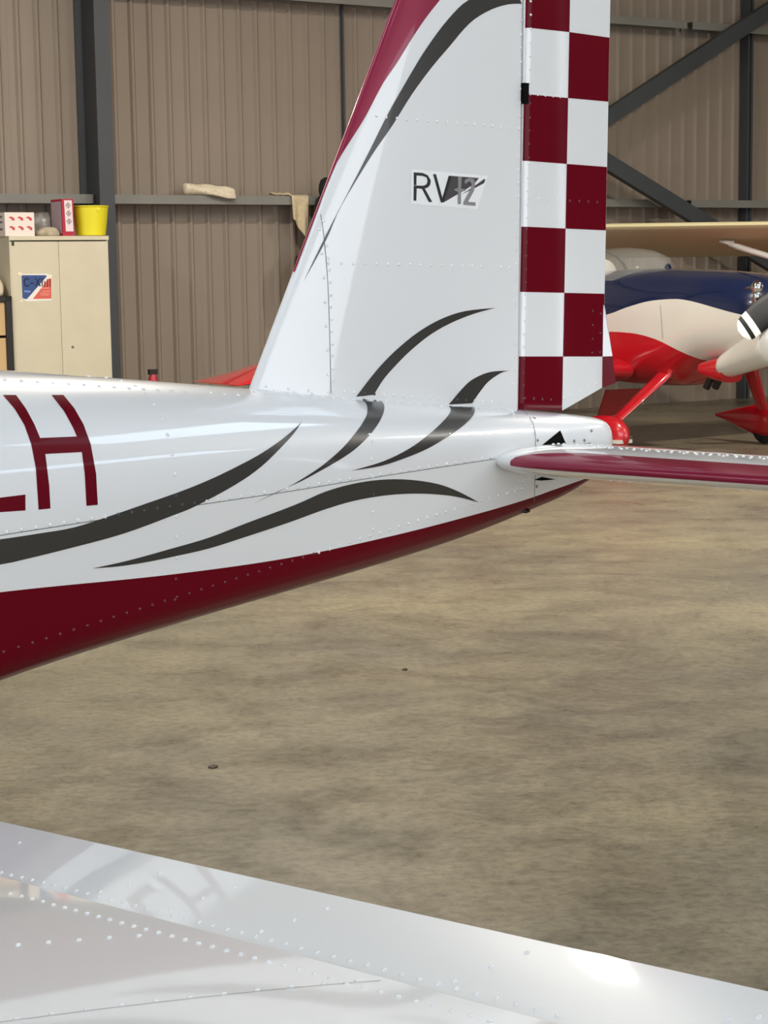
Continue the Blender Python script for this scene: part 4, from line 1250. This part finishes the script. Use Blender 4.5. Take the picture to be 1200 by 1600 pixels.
# propeller: one painted blade shows, tip striped
HUBF = 1.66
hub = ron_f(1258, 432, HUBF)
hubP = rp(HUBF, 0, hub.z)
tipL = ron_f(1156, 522, HUBF)
bd = (rp(HUBF, tipL.y, tipL.z) - hubP); BL = bd.length; bd.normalize(); bs = RF.cross(bd).normalized()
def blade(direction, side):
    def sec(u):
        w = interp([(0, 0.05), (0.15, 0.07), (0.5, 0.11), (0.85, 0.105), (0.95, 0.085), (1.0, 0.03)], u)
        tw = math.radians(35 - 22 * u); c_ = hubP + direction * (BL * u)
        e = side * math.cos(tw) + RF * math.sin(tw); n_ = e.cross(direction)
        return [c_ + e * (w * math.cos(2 * PI * k / 14)) + n_ * (0.017 * (1.2 - u * 0.7) * math.sin(2 * PI * k / 14)) for k in range(14)]
    spans = [(0.0, 0.80, 'black', 10), (0.80, 0.875, 'sticker', 3), (0.875, 0.925, 'black', 3), (0.925, 1.0, 'sticker', 4)]
    for a_, b_, mt, n in spans:
        MB().rings([sec(a_ + (b_ - a_) * i / n) for i in range(n + 1)], True, True).build('propeller_blade' if a_ == 0 else 'blade_band', M[mt], rpl, True, 50)
blade(bd, bs); blade(-bd, -bs)
MB().lathe([(0.15, -0.08), (0.15, 0.02), (0.12, 0.14), (0.06, 0.24), (0.01, 0.28)], hubP, RF, 20).build('spinner', M['chrome'], rpl, True, 50)
# polished fitting on the cowl flank
P = ron_r(1183, 449, 0.46)
MB().rings(ellipsoid(rp(*P), RF * 0.05, RR * 0.05, Z * 0.055)).build('polished_fitting', M['chrome'], rpl, True)
MB().tube([rp(*P), rp(P.x - 0.14, P.y - 0.02, P.z - 0.01)], [0.02, 0.012], 8).build('fitting_arm', M['screw'], rpl, True)
MB().tube([rp(*P) - Z * 0.03, rp(P.x - 0.03, P.y - 0.02, P.z - 0.13)], [0.035, 0.03], 10).build('fitting_stem', M['chrome'], rpl, True)
# tail
MB().box(rp(-3.25, -0.02, 1.0), RF * 0.7, RR * 0.04, Z * 0.75).build('tail_fin', M['red'], rpl)
MB().box(rp(-3.2, -1.0, 1.0), RF * 0.6, RR * 2.0, Z * 0.05).build('tailplane', M['red'], rpl)
tyre(rpl, rp(-3.0, 0, 0.09), RR, 0.09, 0.05, 'tail_wheel')
MB().tube([rp(-2.7, 0, 0.85), rp(-3.0, 0, 0.09)], 0.018, 8).build('tail_strut', M['screw'], rpl, True)
ribbon_bvh = BVHTree.FromPolygons(bands[1][0], [tuple(f) for f in bands[1][1]])
ribbon('panel_seam', [(1032, 478), (1034, 505), (1036, 530)], ribbon_bvh, 0.007, mat('pale_gap', (0.35, 0.33, 0.3), 0.7), rmid, 0.002)

# ------------------------------------------------------------------ cream high-wing aeroplane behind it
cpl = empty('high_wing_aeroplane', (6.9, 19.0, 0), 'cream fabric-covered high-wing aeroplane behind the navy one', 'aeroplane')
CX = 6.9
YL = 18.3
def cz_at(y, Y): return EYE + (410.5 - y) / FPX * Y
zle, zte = cz_at(353, YL), cz_at(401, YL + 1.35)
rg = []
for i in range(21):
    X_ = 1.75 + (12.0 - 1.75) * i / 20
    u = min(1, (X_ - 1.75) / 0.25, (12.0 - X_) / 0.25); e = math.sqrt(max(0.05, 1 - (1 - u) ** 2))
    row = []
    for k in range(-14, 15):
        x = (abs(k) / 14) ** 1.7
        row.append(Vector((X_, YL + 0.6 - (0.6 - 1.35 * x) * e, zle + (zte - zle) * x + math.copysign(foil(x, 0.12 if k > 0 else 0.07) * 1.35 * e, k))))
    rg.append(row)
MB().rings(rg, True, True).build('wing', M['doped'], cpl, True, 50)
fr = []
for f, w, z0, z1 in ((-1.9, 0.22, 0.95, 1.35), (-1.7, 0.36, 0.82, 1.48), (-0.6, 0.40, 0.72, 1.72), (0.2, 0.42, 0.66, zle + 0.02), (1.3, 0.38, 0.58, zte + 0.02), (2.5, 0.2, 0.5, 1.1), (3.4, 0.05, 0.45, 0.8)):
    fr.append([Vector((CX + w * math.copysign(abs(math.cos(a_)) ** 0.6, math.cos(a_)), YL + f, (z0 + z1) / 2 + (z1 - z0) / 2 * math.copysign(abs(math.sin(a_)) ** 0.6, math.sin(a_)))) for a_ in [2 * PI * k / 20 for k in range(20)]])
MB().rings(fr, True, True).build('fuselage', M['doped'], cpl, True, 60)
a_ = pix_plane(1138, 381, (0, YL + 0.35, 0), Vector((0, 1, 0)))
for sd in (1, -1):
    xa = a_.x if sd == 1 else 2 * CX - a_.x
    A_ = Vector((xa, a_.y, a_.z)); B_ = Vector((CX - sd * 0.4, YL + 0.2, 0.80))
    MB().tube([A_, A_.lerp(B_, 0.03), B_], [0.02, 0.032, 0.032], 10).build('wing_strut', M['planewhite'], cpl, True)
    MB().tube([A_ - Vector((sd * 0.09, 0, -0.025)), A_ + Vector((sd * 0.05, 0, 0.0))], [0.012, 0.032], 8).build('strut_fitting', M['planewhite'], cpl, True)
    g = Vector((CX - sd * 0.85, YL - 0.3, 0.2))
    MB().tube([Vector((CX - sd * 0.3, YL - 0.2, 0.75)), g], 0.03, 8).build('gear_leg', M['doped'], cpl, True)
    tyre(cpl, g, Vector((1, 0, 0)), 0.2, 0.13)
tyre(cpl, Vector((CX, YL + 3.2, 0.08)), Vector((1, 0, 0)), 0.08, 0.05, 'tail_wheel')
MB().tube([Vector((CX, YL + 3.2, 0.08)), Vector((CX, YL + 3.15, 0.5))], 0.015, 8).build('tail_strut', M['screw'], cpl, True)

# ------------------------------------------------------------------ scraps on the floor
def scrap(x, y, w, h, label):
    c_ = CP + ray(x, y) * (-EYE / ray(x, y).z)
    rg = random.Random(x); n = 9
    V = [c_ + Vector((w * math.cos(2 * PI * k / n) * rg.uniform(0.7, 1.1), h * math.sin(2 * PI * k / n) * rg.uniform(0.7, 1.1), 0.002 + rg.uniform(0, 0.005))) for k in range(n)]
    o = MB().add(V + [Vector((v.x, v.y, 0.0005)) for v in V], [tuple(range(n)), tuple(range(2 * n - 1, n - 1, -1))] + [(i, n + i, n + (i + 1) % n, (i + 1) % n) for i in range(n)]).build('leaf_scrap', mat('dry_leaf', srgb(74, 62, 48), 0.8), None)
    tag(o, label, 'leaf', 'scraps on the hangar floor')
scrap(333, 1199, 0.018, 0.022, 'small dark leaf scrap on the concrete, nearer to the wing')
scrap(633, 1047, 0.013, 0.016, 'tiny dark leaf scrap on the concrete below the fuselage')
